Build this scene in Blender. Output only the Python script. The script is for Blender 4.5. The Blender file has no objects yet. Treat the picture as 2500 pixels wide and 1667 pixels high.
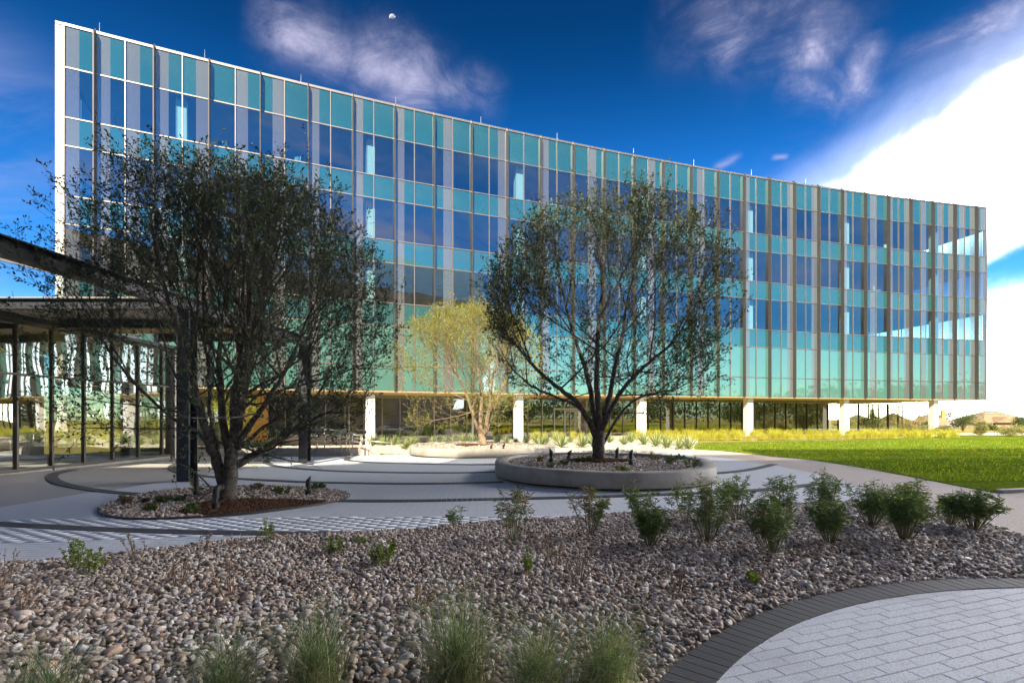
import bpy, math, random
import numpy as np
from mathutils import Vector, Matrix, noise as mnoise

R = math.radians
S = bpy.context.scene
COL = S.collection
rng = np.random.default_rng(7)
random.seed(7)

# ------------------------------------------------------------------ camera
EYE = 1.65
F, CX, HY = 1247.6, 1250.0, 1017.4          # focal length, centre column and horizon row, in photo pixels
cam = bpy.data.cameras.new('camera')
cam.sensor_width = 36.0
cam.lens = F / 2500.0 * 36.0
cam.shift_y = (HY - 833.5) / 2500.0
cam.clip_start, cam.clip_end = 0.1, 6000.0
camo = bpy.data.objects.new('camera', cam)
COL.objects.link(camo)
camo.location = (0, 0, EYE)
camo.rotation_euler = (R(90), 0, 0)
S.camera = camo

# ------------------------------------------------------------------ sun, sky, exposure
SUN_EL, SUN_AZ = 37.0, 191.0                 # azimuth clockwise from +Y: behind the camera, a little to the left
to_sun = Vector((math.sin(R(SUN_AZ)) * math.cos(R(SUN_EL)), math.cos(R(SUN_AZ)) * math.cos(R(SUN_EL)), math.sin(R(SUN_EL))))
sun = bpy.data.lights.new('sun', 'SUN')
sun.energy = 2.4
sun.angle = R(0.53)
sun.color = (1.0, 0.88, 0.67)
suno = bpy.data.objects.new('sun', sun)
COL.objects.link(suno)
suno.rotation_euler = to_sun.to_track_quat('Z', 'Y').to_euler()
suno.location = to_sun * 200
S.view_settings.view_transform = 'Standard'
S.view_settings.look = 'None'
S.view_settings.exposure = 2.35
S.view_settings.gamma = 1.0
S.view_settings.use_curve_mapping = False
S.render.engine = 'CYCLES'
S.cycles.use_denoising = True
S.cycles.max_bounces = 8
S.cycles.transparent_max_bounces = 24
S.cycles.caustics_reflective = False
S.cycles.caustics_refractive = False
S.cycles.sample_clamp_indirect = 6.0

W = bpy.data.worlds.new('World')
S.world = W
W.use_nodes = True


class NT:
    """Small helper for building node trees."""
    def __init__(s, tree):
        s.t, s.n, s.l = tree, tree.nodes, tree.links

    def new(s, typ, ins=None, **kw):
        nd = s.n.new(typ)
        for k, v in kw.items():
            setattr(nd, k, v)
        for k, v in (ins or {}).items():
            s.put(nd.inputs[k], v)
        return nd

    def put(s, sock, v):
        if isinstance(v, bpy.types.NodeSocket):
            s.l.new(v, sock)
        elif isinstance(v, bpy.types.Node):
            s.l.new(v.outputs[0], sock)
        else:
            sock.default_value = v

    def math(s, op, a, b=None, c=None, clamp=False):
        nd = s.n.new('ShaderNodeMath')
        nd.operation, nd.use_clamp = op, clamp
        for i, v in enumerate((a, b, c)):
            if v is not None:
                s.put(nd.inputs[i], v)
        return nd.outputs[0]

    def dot(s, a, v):
        nd = s.n.new('ShaderNodeVectorMath')
        nd.operation = 'DOT_PRODUCT'
        s.put(nd.inputs[0], a)
        nd.inputs[1].default_value = v
        return nd.outputs['Value']

    def smooth(s, v, a, b, lo=0.0, hi=1.0):
        nd = s.n.new('ShaderNodeMapRange')
        nd.interpolation_type = 'SMOOTHSTEP'
        s.put(nd.inputs[0], v)
        for i, x in enumerate((a, b, lo, hi)):
            nd.inputs[i + 1].default_value = x
        return nd.outputs[0]

    def mixc(s, f, a, b, blend='MIX'):
        nd = s.n.new('ShaderNodeMix')
        nd.data_type, nd.blend_type = 'RGBA', blend
        s.put(nd.inputs[0], f)
        for i, v in ((6, a), (7, b)):
            if isinstance(v, tuple):
                v = v if len(v) == 4 else v + (1.0,)
            s.put(nd.inputs[i], v)
        return nd.outputs[2]

    def noise(s, vec, scale, detail=4.0, rough=0.55, dist=0.0):
        nd = s.new('ShaderNodeTexNoise', {'Scale': scale, 'Detail': detail, 'Roughness': rough, 'Distortion': dist})
        if vec is not None:
            s.put(nd.inputs['Vector'], vec)
        return nd.outputs['Fac']

    def ramp(s, fac, stops):
        nd = s.n.new('ShaderNodeValToRGB')
        el = nd.color_ramp.elements
        while len(el) < len(stops):
            el.new(0.5)
        for e, (p, c) in zip(el, stops):
            e.position = p
            e.color = c if len(c) == 4 else tuple(c) + (1.0,)
        s.put(nd.inputs[0], fac)
        return nd.outputs[0]


def build_sky():
    T = NT(W.node_tree)
    bg = W.node_tree.nodes['Background']
    sky = T.new('ShaderNodeTexSky', sky_type='NISHITA', sun_disc=False, sun_elevation=R(SUN_EL), sun_rotation=R(SUN_AZ))
    sky.air_density, sky.dust_density, sky.ozone_density = 1.0, 0.1, 5.0
    hs = T.new('ShaderNodeHueSaturation', {'Saturation': 1.22, 'Value': 1.0, 'Color': sky.outputs[0]})
    gm = T.new('ShaderNodeGamma', {'Color': T.mixc(1.0, hs.outputs[0], (0.17, 0.17, 0.17), 'MULTIPLY'), 'Gamma': 1.45}).outputs[0]
    gm = T.mixc(1.0, gm, (2.8, 3.35, 3.1), 'MULTIPLY')
    dd = T.new('ShaderNodeSeparateXYZ', {0: T.new('ShaderNodeTexCoord').outputs['Generated']}).outputs[2]
    k = T.smooth(dd, 0.34, 0.64, 1.0, 0.44)
    gm = T.mixc(1.0, gm, T.new('ShaderNodeCombineColor', {0: T.math('MULTIPLY', k, T.smooth(dd, 0.2, 0.62, 1.0, 0.35)), 1: k, 2: k}).outputs[0], 'MULTIPLY')
    tc = T.new('ShaderNodeTexCoord')
    d = T.new('ShaderNodeVectorMath', {0: tc.outputs['Generated']}, operation='NORMALIZE').outputs[0]
    sep = T.new('ShaderNodeSeparateXYZ', {0: d})
    # sheet-cloud coordinates: direction projected on a high flat layer
    zc = T.math('ADD', T.math('MAXIMUM', sep.outputs[2], 0.0), 0.10)
    lay = T.new('ShaderNodeCombineXYZ', {0: T.math('DIVIDE', sep.outputs[0], zc), 1: T.math('DIVIDE', sep.outputs[1], zc)})
    warp = T.noise(lay, 0.9, 3, 0.5)
    stretch = T.new('ShaderNodeMapping', {0: lay, 'Rotation': (0, 0, R(38)), 'Scale': (0.55, 1.5, 1)})
    fib = T.noise(stretch, 1.15, 8, 0.62, 0.9)
    big = T.noise(lay, 0.33, 2, 0.5)
    wisp = T.math('MULTIPLY', T.smooth(fib, 0.44, 0.80), T.smooth(big, 0.46, 0.66))
    wisp = T.math('MULTIPLY', wisp, T.smooth(sep.outputs[2], 0.04, 0.2))
    fine = T.noise(d, 5.5, 7, 0.62, 0.4)
    fmap = T.new('ShaderNodeMapping', {0: d, 'Rotation': (0, R(-35), 0), 'Scale': (8.0, 8.0, 17.0)})
    f1 = T.noise(fmap, 1.0, 9, 0.64, 0.7)
    f2 = T.noise(d, 8.0, 9, 0.66, 0.3)
    fibre = T.math('MULTIPLY', T.smooth(f1, 0.30, 0.74), T.smooth(f2, 0.28, 0.66))

    # band-shaped clouds: great-circle bands given by two pixel points of the photograph's sky
    def dirn(px, py):
        return Vector(((px - 1176) / 1173.7, 1.0, (957.2 - py) / 1173.7)).normalized()

    def streak(a, b, wid, dens, edge=0.5):
        A, B = dirn(*a), dirn(*b)
        n = A.cross(B).normalized()
        c = (A + B).normalized()
        e = n.cross(c).normalized()
        half = A.angle(B) / 2
        p = T.math('ADD', T.dot(d, n), T.math('MULTIPLY', T.math('SUBTRACT', fine, 0.5), wid * 2.2))
        q = T.math('ABSOLUTE', T.dot(d, e))
        m = T.math('POWER', 2.718, T.math('MULTIPLY', T.math('POWER', T.math('DIVIDE', p, wid * 0.75), 2.0), -1.0))
        m = T.math('MULTIPLY', m, T.smooth(q, half * 0.35, half * 1.35, 1.0, 0.0))
        m = T.math('MULTIPLY', m, T.smooth(T.dot(d, c), 0.3, 0.6))
        m = T.math('MULTIPLY', m, T.math('ADD', 0.15, T.math('MULTIPLY', fibre, 1.7)))
        return T.math('MULTIPLY', m, dens)

    cl = wisp
    for a, b, w, den in (((590, 20), (830, 130), 0.045, 0.42), ((800, 110), (1010, 215), 0.055, 0.5), ((980, 190), (1150, 235), 0.03, 0.3),
                         ((1600, 20), (1720, 115), 0.05, 0.62), ((1935, 0), (1825, 165), 0.050, 0.95), ((1985, 85), (1985, 235), 0.030, 0.8),
                         ((1800, 190), (2010, 215), 0.035, 0.55), ((2420, 5), (2020, 165), 0.022, 0.62), ((1540, 40), (1990, 60), 0.07, 0.3),
                         ((1640, 388), (1700, 352), 0.008, 0.5), ((1772, 362), (1812, 360), 0.005, 0.5)):
        cl = T.math('MAXIMUM', cl, streak(a, b, w, den))
    # the big bright bank low on the right: a band between two great circles, going on to the right of the frame
    n = Vector((-0.638, -0.023, 1.0)).normalized()
    t = T.math('ADD', T.dot(d, n), T.math('MULTIPLY', T.math('SUBTRACT', fine, 0.5), 0.075))
    bank = T.math('MULTIPLY', T.smooth(t, -0.05, 0.035, 1.0, 0.0), T.smooth(t, -0.20, -0.11))
    al = T.math('ADD', T.dot(d, (0.84, -0.03, 0.54)), T.math('MULTIPLY', T.math('SUBTRACT', fine, 0.5), 0.2))
    az = T.math('ARCTAN2', sep.outputs[0], sep.outputs[1])
    side = T.smooth(az, R(84), R(104), 1.0, 0.0)
    bank = T.math('MULTIPLY', T.math('MULTIPLY', bank, side), T.smooth(al, 0.42, 0.66))
    bank = T.math('MULTIPLY', T.math('POWER', bank, 1.5), T.math('ADD', 0.6, T.math('MULTIPLY', f2, 0.8)))
    glow = T.math('MULTIPLY', T.math('MULTIPLY', T.math('MULTIPLY', T.smooth(t, -0.02, 0.10, 1.0, 0.0), T.smooth(t, -0.2, -0.12)), side), T.smooth(al, 0.35, 0.62))
    # low white bank along the horizon
    hz = T.math('SUBTRACT', sep.outputs[2], T.math('MULTIPLY', T.math('SUBTRACT', fine, 0.5), 0.09))
    low = T.math('MULTIPLY', T.math('POWER', T.smooth(hz, 0.06, 0.22, 1.0, 0.0), 2.0), T.math('MULTIPLY', side, T.smooth(sep.outputs[0], 0.2, 0.6)))
    colour = T.mixc(T.math('MULTIPLY', cl, 0.9, clamp=True), gm, (1.9, 1.8, 2.4))
    colour = T.mixc(T.math('MULTIPLY', glow, 0.45, clamp=True), colour, (4.6, 4.9, 6.4))
    colour = T.mixc(T.math('MAXIMUM', bank, low, clamp=True), colour, (72.0, 68.5, 65.5))  # bank radiance raised well beyond a real cloud to light the shaded courtyard
    T.put(bg.inputs[0], colour)
    bg.inputs[1].default_value = 0.085


build_sky()

# ------------------------------------------------------------------ helpers
def Hg(x, y):
    """Height of the ground: the courtyard falls gently to the far left, the land beyond falls away."""
    y0 = max(y, 0.0)
    s = min(max(0.0046 - 0.00068 * x, 0.0008), 0.0115)
    h = -s * min(y0, 45.0)
    if y > 60:
        h -= 0.0165 * (min(y, 700.0) - 60.0)
    return h


def g(px, py, dz=0.0):
    """Point of the ground seen at a pixel of the photograph."""
    e = EYE - dz
    for _ in range(25):
        Z = F * e / (py - HY)
        X = (px - CX) * Z / F
        e = EYE - (Hg(X, Z) + dz)
    return (X, Z)


def gd(px, py, dz=0.0):                         # the same for pixels of the 2352-wide view
    return g(px * 1.06293, py * 1.06293, dz)


def at(px, py, Z):
    return Vector(((px - CX) * Z / F, Z, EYE + (HY - py) * Z / F))


def link(name, me, parent=None):
    o = bpy.data.objects.new(name, me)
    COL.objects.link(o)
    if parent is not None:
        o.parent = parent
    return o


def tag(o, label=None, cat=None, group=None, kind=None):
    if label: o['label'] = label
    if cat: o['category'] = cat
    if group: o['group'] = group
    if kind: o['kind'] = kind
    return o


def thing(name, label, cat, loc=(0, 0, 0), rz=0.0, group=None):
    o = bpy.data.objects.new(name, None)
    o.empty_display_size = 0.2
    COL.objects.link(o)
    o.location = loc
    o.rotation_euler = (0, 0, rz)
    return tag(o, label, cat, group)


def dup(root, loc, rz=0.0, sc=None, label=None):
    r = root.copy()
    COL.objects.link(r)
    r.location = loc
    r.rotation_euler = (0, 0, rz)
    if sc is not None:
        r.scale = (sc, sc, sc) if not isinstance(sc, tuple) else sc
    if label: r['label'] = label
    for ch in root.children:
        c = ch.copy()
        COL.objects.link(c)
        c.parent = r
        for gc in ch.children:
            d = gc.copy()
            COL.objects.link(d)
            d.parent = c
    return r


def arr_mesh(name, V, Fc, mat, smooth=False, mi=None):
    """Mesh from arrays: V (n,3), Fc (m,k) with one face size."""
    V = np.asarray(V, np.float32)
    Fc = np.asarray(Fc, np.int32)
    me = bpy.data.meshes.new(name)
    m, k = Fc.shape
    me.vertices.add(len(V))
    me.vertices.foreach_set('co', V.ravel())
    me.loops.add(m * k)
    me.loops.foreach_set('vertex_index', Fc.ravel())
    me.polygons.add(m)
    me.polygons.foreach_set('loop_start', np.arange(0, m * k, k, dtype=np.int32))
    me.polygons.foreach_set('loop_total', np.full(m, k, np.int32))
    if smooth:
        me.polygons.foreach_set('use_smooth', np.ones(m, bool))
    for mm in (mat if isinstance(mat, (list, tuple)) else [mat]):
        me.materials.append(mm)
    if mi is not None:
        me.polygons.foreach_set('material_index', np.asarray(mi, np.int32))
    me.update(calc_edges=True)
    return me


class MB:
    def __init__(s):
        s.v, s.f, s.m = [], [], []

    def add(s, vs, fs, mi=0):
        b = len(s.v)
        s.v += [tuple(v) for v in vs]
        s.f += [tuple(i + b for i in f) for f in fs]
        s.m += [mi] * len(fs)

    def hexa(s, lo, hi, mi=0):
        """Solid between two quads (lists of four points)."""
        s.add(list(lo) + list(hi), [(3, 2, 1, 0), (4, 5, 6, 7), (0, 1, 5, 4), (1, 2, 6, 5), (2, 3, 7, 6), (3, 0, 4, 7)], mi)

    def box(s, c, size, rz=0.0, mi=0, tilt=None):
        hx, hy, hz = size[0] / 2, size[1] / 2, size[2] / 2
        M = Matrix.Rotation(rz, 3, 'Z')
        if tilt is not None:
            M = M @ tilt
        P = [Vector(c) + M @ Vector((x, y, z)) for z in (-hz, hz) for x, y in ((-hx, -hy), (hx, -hy), (hx, hy), (-hx, hy))]
        s.hexa(P[:4], P[4:], mi)

    def bar(s, a, b, w, h, mi=0, up=(0, 0, 1)):
        """Rectangular bar from a to b, w across, h along up."""
        a, b = Vector(a), Vector(b)
        d = (b - a).normalized()
        u = Vector(up)
        r = d.cross(u)
        if r.length < 1e-4:
            r = d.cross(Vector((0, 1, 0)))
        r.normalize()
        u = r.cross(d).normalized()
        P = []
        for p in (a, b):
            P.append([p - r * w / 2 - u * h / 2, p + r * w / 2 - u * h / 2, p + r * w / 2 + u * h / 2, p - r * w / 2 + u * h / 2])
        s.hexa(P[0], P[1], mi)

    def tube(s, pts, rad, n=6, mi=0, cap=True):
        pts = [Vector(p) for p in pts]
        if not isinstance(rad, (list, tuple)):
            rad = [rad] * len(pts)
        b = len(s.v)
        prev = None
        for i, p in enumerate(pts):
            d = (pts[min(i + 1, len(pts) - 1)] - pts[max(i - 1, 0)])
            if d.length < 1e-9:
                d = Vector((0, 0, 1))
            d.normalize()
            if prev is None:
                u = d.cross(Vector((0.31, 0.95, 0.05)))
                if u.length < 1e-3:
                    u = d.cross(Vector((1, 0, 0)))
            else:
                u = prev - d * prev.dot(d)
            u.normalize()
            prev = u
            w = d.cross(u)
            for k in range(n):
                a = 2 * math.pi * k / n
                q = p + (u * math.cos(a) + w * math.sin(a)) * rad[i]
                s.v.append(tuple(q))
        for i in range(len(pts) - 1):
            for k in range(n):
                k2 = (k + 1) % n
                s.f.append((b + i * n + k, b + i * n + k2, b + (i + 1) * n + k2, b + (i + 1) * n + k))
                s.m.append(mi)
        if cap and n > 2:
            s.f.append(tuple(b + k for k in reversed(range(n))))
            s.f.append(tuple(b + (len(pts) - 1) * n + k for k in range(n)))
            s.m += [mi, mi]

    def prism(s, poly, z0, z1, mi=0):
        n = len(poly)
        s.add([(x, y, z0) for x, y in poly] + [(x, y, z1) for x, y in poly],
              [tuple(reversed(range(n))), tuple(range(n, 2 * n))] + [(i, (i + 1) % n, n + (i + 1) % n, n + i) for i in range(n)], mi)

    def mesh(s, name, mat, smooth=False):
        me = bpy.data.meshes.new(name)
        me.from_pydata(s.v, [], s.f)
        for mm in (mat if isinstance(mat, (list, tuple)) else [mat]):
            me.materials.append(mm)
        if any(s.m):
            me.polygons.foreach_set('material_index', np.asarray(s.m, np.int32))
        if smooth:
            me.polygons.foreach_set('use_smooth', np.ones(len(me.polygons), bool))
        me.update()
        return me

    def obj(s, name, mat, parent=None, smooth=False, kind=None):
        o = link(name, s.mesh(name, mat, smooth), parent)
        if kind: o['kind'] = kind
        return o


def bevel(o, w, seg=2):
    m = o.modifiers.new('bevel', 'BEVEL')
    m.width, m.segments, m.limit_method = w, seg, 'ANGLE'
    return o


def pip(x, y, poly):
    """Vectorised point-in-polygon."""
    x, y = np.asarray(x), np.asarray(y)
    inside = np.zeros(x.shape, bool)
    n = len(poly)
    j = n - 1
    for i in range(n):
        xi, yi = poly[i]
        xj, yj = poly[j]
        c = ((yi > y) != (yj > y)) & (x < (xj - xi) * (y - yi) / ((yj - yi) if yj != yi else 1e-12) + xi)
        inside ^= c
        j = i
    return inside


def spline(pts, n=8, closed=False):
    """Catmull-Rom through 2-D points."""
    P = [np.array(p, float) for p in pts]
    out = []
    m = len(P)
    rngi = range(m) if closed else range(m - 1)
    for i in rngi:
        p0 = P[(i - 1) % m] if (closed or i > 0) else 2 * P[0] - P[1]
        p1, p2 = P[i], P[(i + 1) % m]
        p3 = P[(i + 2) % m] if (closed or i + 2 < m) else 2 * P[-1] - P[-2]
        for k in range(n):
            t = k / n
            out.append(tuple(0.5 * ((2 * p1) + (p2 - p0) * t + (2 * p0 - 5 * p1 + 4 * p2 - p3) * t * t + (3 * p1 - p0 - 3 * p2 + p3) * t ** 3)))
    if not closed:
        out.append(tuple(P[-1]))
    return out


from mathutils.geometry import delaunay_2d_cdt


def sheet(name, poly, dz, mat, step=2.5, hf=None, parent=None, kind='structure', skirt=0.0):
    """Ground sheet over a polygon that follows the ground height."""
    hf = hf or Hg
    xs = [p[0] for p in poly]
    ys = [p[1] for p in poly]
    pts = [Vector(p) for p in poly]
    gx = np.arange(min(xs) + step * 0.37, max(xs), step)
    gy = np.arange(min(ys) + step * 0.41, max(ys), step)
    X, Y = np.meshgrid(gx, gy)
    ins = pip(X.ravel(), Y.ravel(), poly)
    extra = [Vector(p) for p in np.c_[X.ravel(), Y.ravel()][ins]]
    n = len(pts)
    res = delaunay_2d_cdt(pts + extra, [], [list(range(n))], 1, 1e-4)
    V = [(v.x, v.y, hf(v.x, v.y) + dz) for v in res[0]]
    me = bpy.data.meshes.new(name)
    fs = [tuple(f) for f in res[2]]
    if skirt:
        b = len(V)
        V += [(x, y, hf(x, y) + dz) for x, y in poly] + [(x, y, hf(x, y) + dz - skirt) for x, y in poly]
        fs += [(b + i, b + (i + 1) % n, b + n + (i + 1) % n, b + n + i) for i in range(n)]
    me.from_pydata(V, [], fs)
    me.materials.append(mat)
    me.update()
    o = link(name, me, parent)
    if kind: o['kind'] = kind
    return o


# ------------------------------------------------------------------ materials
def newmat(name):
    m = bpy.data.materials.new(name)
    m.use_nodes = True
    T = NT(m.node_tree)
    return m, T, T.n['Principled BSDF'], T.n['Material Output']


def mat_plain(name, c, rough=0.6, metal=0.0, var=0.12, scale=6.0, bump=0.0, bscale=40.0, c2=None, spec=0.5, rand=0.0):
    m, T, P, O = newmat(name)
    pos = T.new('ShaderNodeNewGeometry').outputs['Position']
    nz = T.noise(pos, scale, 5, 0.6)
    c = tuple(c)
    c2 = tuple(c2) if c2 else tuple(x * (1 - var * 1.6) for x in c)
    c1 = tuple(min(1, x * (1 + var)) for x in c)
    col = T.ramp(nz, [(0.32, c2), (0.68, c1)])
    if rand:
        oi = T.new('ShaderNodeObjectInfo').outputs['Random']
        k = T.math('ADD', T.math('MULTIPLY', oi, 2 * rand), 1 - rand)
        gry = T.new('ShaderNodeCombineColor', {0: k, 1: k, 2: k})
        col = T.mixc(1.0, col, gry.outputs[0], 'MULTIPLY')
    T.put(P.inputs['Base Color'], col)
    P.inputs['Roughness'].default_value = rough
    P.inputs['Metallic'].default_value = metal
    P.inputs['Specular IOR Level'].default_value = spec
    if bump:
        b = T.new('ShaderNodeBump', {'Strength': bump, 'Distance': 0.02, 'Height': T.noise(pos, bscale, 4, 0.6)})
        T.put(P.inputs['Normal'], b)
    return m


def mat_leaf(name, c1, c2, trans=0.35, rough=0.5, c3=None, spec=0.35):
    """Leaf: colour varies leaf by leaf; some light passes through."""
    m, T, P, O = newmat(name)
    rnd = T.new('ShaderNodeNewGeometry').outputs['Random Per Island']
    stops = [(0.0, c1), (0.75, c2)] + ([(1.0, c3)] if c3 else [])
    col = T.ramp(rnd, stops)
    T.put(P.inputs['Base Color'], col)
    P.inputs['Roughness'].default_value = rough
    P.inputs['Specular IOR Level'].default_value = spec
    tr = T.new('ShaderNodeBsdfTranslucent', {'Color': T.mixc(1.0, col, (1.5, 1.45, 0.6), 'MULTIPLY')})
    mx = T.new('ShaderNodeMixShader', {0: trans, 1: P.outputs[0], 2: tr.outputs[0]})
    T.put(O.inputs[0], mx.outputs[0])
    return m


def wave_normal(T, strength=0.05, scale=0.55):
    pos = T.new('ShaderNodeNewGeometry').outputs['Position']
    oi = T.new('ShaderNodeObjectInfo').outputs['Random']
    off = T.new('ShaderNodeVectorMath', {0: pos, 1: T.new('ShaderNodeCombineXYZ', {0: T.math('MULTIPLY', oi, 30.0), 1: T.math('MULTIPLY', oi, 17.0)}).outputs[0]}, operation='ADD').outputs[0]
    return T.new('ShaderNodeBump', {'Strength': strength, 'Distance': 0.15, 'Height': T.noise(off, scale, 1, 0.4)}).outputs[0]


def mat_glass(name, tint, refl=0.3, edge=0.7, rcol=(0.9, 0.97, 1.0), wave=0.05, film=None, filmf=0.0):
    """Coated window glass: part mirror, the rest lets tinted light through (optionally through a printed film)."""
    m, T, P, O = newmat(name)
    T.n.remove(P)
    nrm = wave_normal(T, wave)
    gl = T.new('ShaderNodeBsdfGlossy', {'Color': rcol + (1,), 'Roughness': 0.012, 'Normal': nrm})
    tr = T.new('ShaderNodeBsdfTransparent', {'Color': tint + (1,)})
    body = tr.outputs[0]
    if film:
        df = T.new('ShaderNodeBsdfDiffuse', {'Color': film + (1,)})
        body = T.new('ShaderNodeMixShader', {0: filmf, 1: tr.outputs[0], 2: df.outputs[0]}).outputs[0]
    fr = T.new('ShaderNodeLayerWeight', {'Blend': 0.35})
    k = T.math('ADD', T.math('MULTIPLY', T.math('POWER', fr.outputs['Facing'], 2.5), edge - refl), refl)
    mx = T.new('ShaderNodeMixShader', {0: k, 1: body, 2: gl.outputs[0]})
    T.put(O.inputs[0], mx.outputs[0])
    return m


def mat_spandrel(name, c, refl=0.22, edge=0.65, wave=0.05, line=0.0):
    """Opaque back-painted glass."""
    m, T, P, O = newmat(name)
    T.n.remove(P)
    nrm = wave_normal(T, wave)
    oi = T.new('ShaderNodeObjectInfo').outputs['Random']
    col = T.mixc(oi, tuple(x * 0.92 for x in c), tuple(x * 1.06 for x in c))
    df = T.new('ShaderNodeBsdfDiffuse', {'Color': col})
    gl = T.new('ShaderNodeBsdfGlossy', {'Color': (0.9, 0.98, 1.0, 1), 'Roughness': 0.015, 'Normal': nrm})
    fr = T.new('ShaderNodeLayerWeight', {'Blend': 0.35})
    k = T.math('ADD', T.math('MULTIPLY', T.math('POWER', fr.outputs['Facing'], 2.5), edge - refl), refl)
    mx = T.new('ShaderNodeMixShader', {0: k, 1: df.outputs[0], 2: gl.outputs[0]})
    T.put(O.inputs[0], mx.outputs[0])
    return m


def mat_island(name, stops, rough=0.6, bump=0.3, bscale=60.0, obj=False, grain=0.25, gscale=45.0, spec=0.4):
    """Loose pieces, each with its own colour."""
    m, T, P, O = newmat(name)
    geo = T.new('ShaderNodeNewGeometry')
    r = T.new('ShaderNodeObjectInfo').outputs['Random'] if obj else geo.outputs['Random Per Island']
    col = T.ramp(r, stops)
    tex = T.new('ShaderNodeTexCoord').outputs['Object'] if obj else geo.outputs['Position']
    nz = T.noise(tex, gscale, 4, 0.65)
    col = T.mixc(T.math('MULTIPLY', T.smooth(nz, 0.35, 0.7), grain), col, (0.09, 0.08, 0.075))
    T.put(P.inputs['Base Color'], col)
    P.inputs['Roughness'].default_value = rough
    P.inputs['Specular IOR Level'].default_value = spec
    if bump:
        T.put(P.inputs['Normal'], T.new('ShaderNodeBump', {'Strength': bump, 'Distance': 0.01, 'Height': T.noise(tex, bscale, 3, 0.6)}))
    return m


def mat_paver(name, c, speck=0.75, obj=True, rough=0.75, sc=105.0):
    """Granular concrete paver: speckled aggregate, small tone change paver by paver, faint dirt."""
    m, T, P, O = newmat(name)
    geo = T.new('ShaderNodeNewGeometry')
    pos = geo.outputs['Position']
    r = T.new('ShaderNodeObjectInfo').outputs['Random'] if obj else geo.outputs['Random Per Island']
    base = T.mixc(r, tuple(x * 0.96 for x in c), tuple(min(1, x * 1.03) for x in c))
    sp = T.noise(pos, sc, 3, 0.7)
    col = T.mixc(T.math('MULTIPLY', T.smooth(sp, 0.50, 0.66), speck), base, tuple(x * 0.42 for x in c))
    col = T.mixc(T.math('MULTIPLY', T.smooth(sp, 0.46, 0.36), speck * 0.5), col, tuple(min(1, x * 1.3) for x in c))
    dirt = T.noise(pos, 0.9, 5, 0.65)
    col = T.mixc(T.math('MULTIPLY', T.smooth(dirt, 0.45, 0.72), 0.42), col, tuple(x * 0.6 for x in c))
    T.put(P.inputs['Base Color'], col)
    P.inputs['Roughness'].default_value = rough
    T.put(P.inputs['Normal'], T.new('ShaderNodeBump', {'Strength': 0.10, 'Distance': 0.002, 'Height': sp}))
    return m


M = {}
M['fin'] = mat_plain('bronze_aluminium', (0.13, 0.115, 0.105), 0.42, 0.6, 0.05, 2.0)
M['frame'] = mat_plain('champagne_aluminium', (0.40, 0.35, 0.30), 0.40, 0.85, 0.05, 2.0)
M['whitemetal'] = mat_plain('pale_metal_panel', (0.78, 0.75, 0.70), 0.45, 0.1, 0.05, 1.0)
M['spandrel'] = mat_spandrel('teal_spandrel_glass', (0.022, 0.100, 0.105))
M['spandrel_haze'] = mat_spandrel('haze_tinted_spandrel_glass', (0.085, 0.21, 0.185))  # teal lightened in the colour, standing for horizon haze mirrored in the lower rows
M['frit'] = mat_spandrel('grey_frit_glass', (0.125, 0.140, 0.140), 0.18)
M['vision'] = mat_glass('blue_vision_glass', (0.52, 0.76, 0.80), 0.26, 0.75)
M['visionfrit'] = mat_glass('fritted_vision_glass', (0.42, 0.6, 0.66), 0.24, 0.7, film=(0.17, 0.18, 0.19), filmf=0.5)
M['storefront'] = mat_glass('storefront_glass', (0.62, 0.64, 0.52), 0.26, 0.8, wave=0.03)
M['upperglass'] = mat_glass('clear_upstand_glass', (0.72, 0.82, 0.86), 0.06, 0.4)
M['endglass'] = mat_glass('dark_end_glass', (0.16, 0.27, 0.32), 0.2, 0.7)
M['pavilion'] = mat_glass('pavilion_glass', (0.55, 0.6, 0.52), 0.42, 0.85, wave=0.06)
M['column'] = mat_plain('white_column_paint', (0.80, 0.78, 0.74), 0.5, 0, 0.03, 3.0)
M['soffit'] = mat_plain('cream_soffit', (0.62, 0.49, 0.25), 0.6, 0, 0.05, 1.5)
M['slab'] = mat_plain('interior_slab', (0.26, 0.28, 0.31), 0.8, 0, 0.05, 0.5)
M['inner'] = mat_plain('interior_wall_paint', (0.16, 0.18, 0.22), 0.8, 0, 0.15, 0.3)
M['lobby'] = mat_plain('lobby_wall', (0.16, 0.12, 0.08), 0.7, 0, 0.4, 0.35)
M['roof'] = mat_plain('flat_roof', (0.4, 0.4, 0.38), 0.8)
M['ochre'] = mat_plain('ochre_stone_cladding', (0.60, 0.36, 0.10), 0.75, 0, 0.10, 2.5, 0.2, 30)
M['steel'] = mat_plain('dark_grey_steel_paint', (0.032, 0.036, 0.048), 0.42, 0.0, 0.08, 4.0)
M['concrete'] = mat_plain('cast_concrete', (0.36, 0.34, 0.30), 0.8, 0, 0.16, 1.6, 0.25, 60, c2=(0.26, 0.245, 0.215))
M['concwall'] = mat_plain('smooth_pale_concrete', (0.50, 0.44, 0.37), 0.8, 0, 0.08, 2.0, 0.15, 60)
M['handrail'] = mat_plain('brushed_steel', (0.6, 0.56, 0.5), 0.35, 0.8, 0.05, 10)
M['black'] = mat_plain('black_enamel', (0.018, 0.018, 0.02), 0.45, 0.0, 0.1, 20)
M['lens'] = mat_plain('lamp_glass', (0.10, 0.10, 0.11), 0.1, 0.0, 0.05, 20)
M['bark'] = mat_plain('grey_bark', (0.115, 0.098, 0.082), 0.9, 0, 0.45, 14, 1.0, 38, c2=(0.03, 0.026, 0.022))
M['barklit'] = mat_plain('sunlit_bark', (0.30, 0.22, 0.14), 0.9, 0, 0.35, 14, 0.9, 38)  # lighter copy of the grey bark, with sunlight put into its colour
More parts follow.
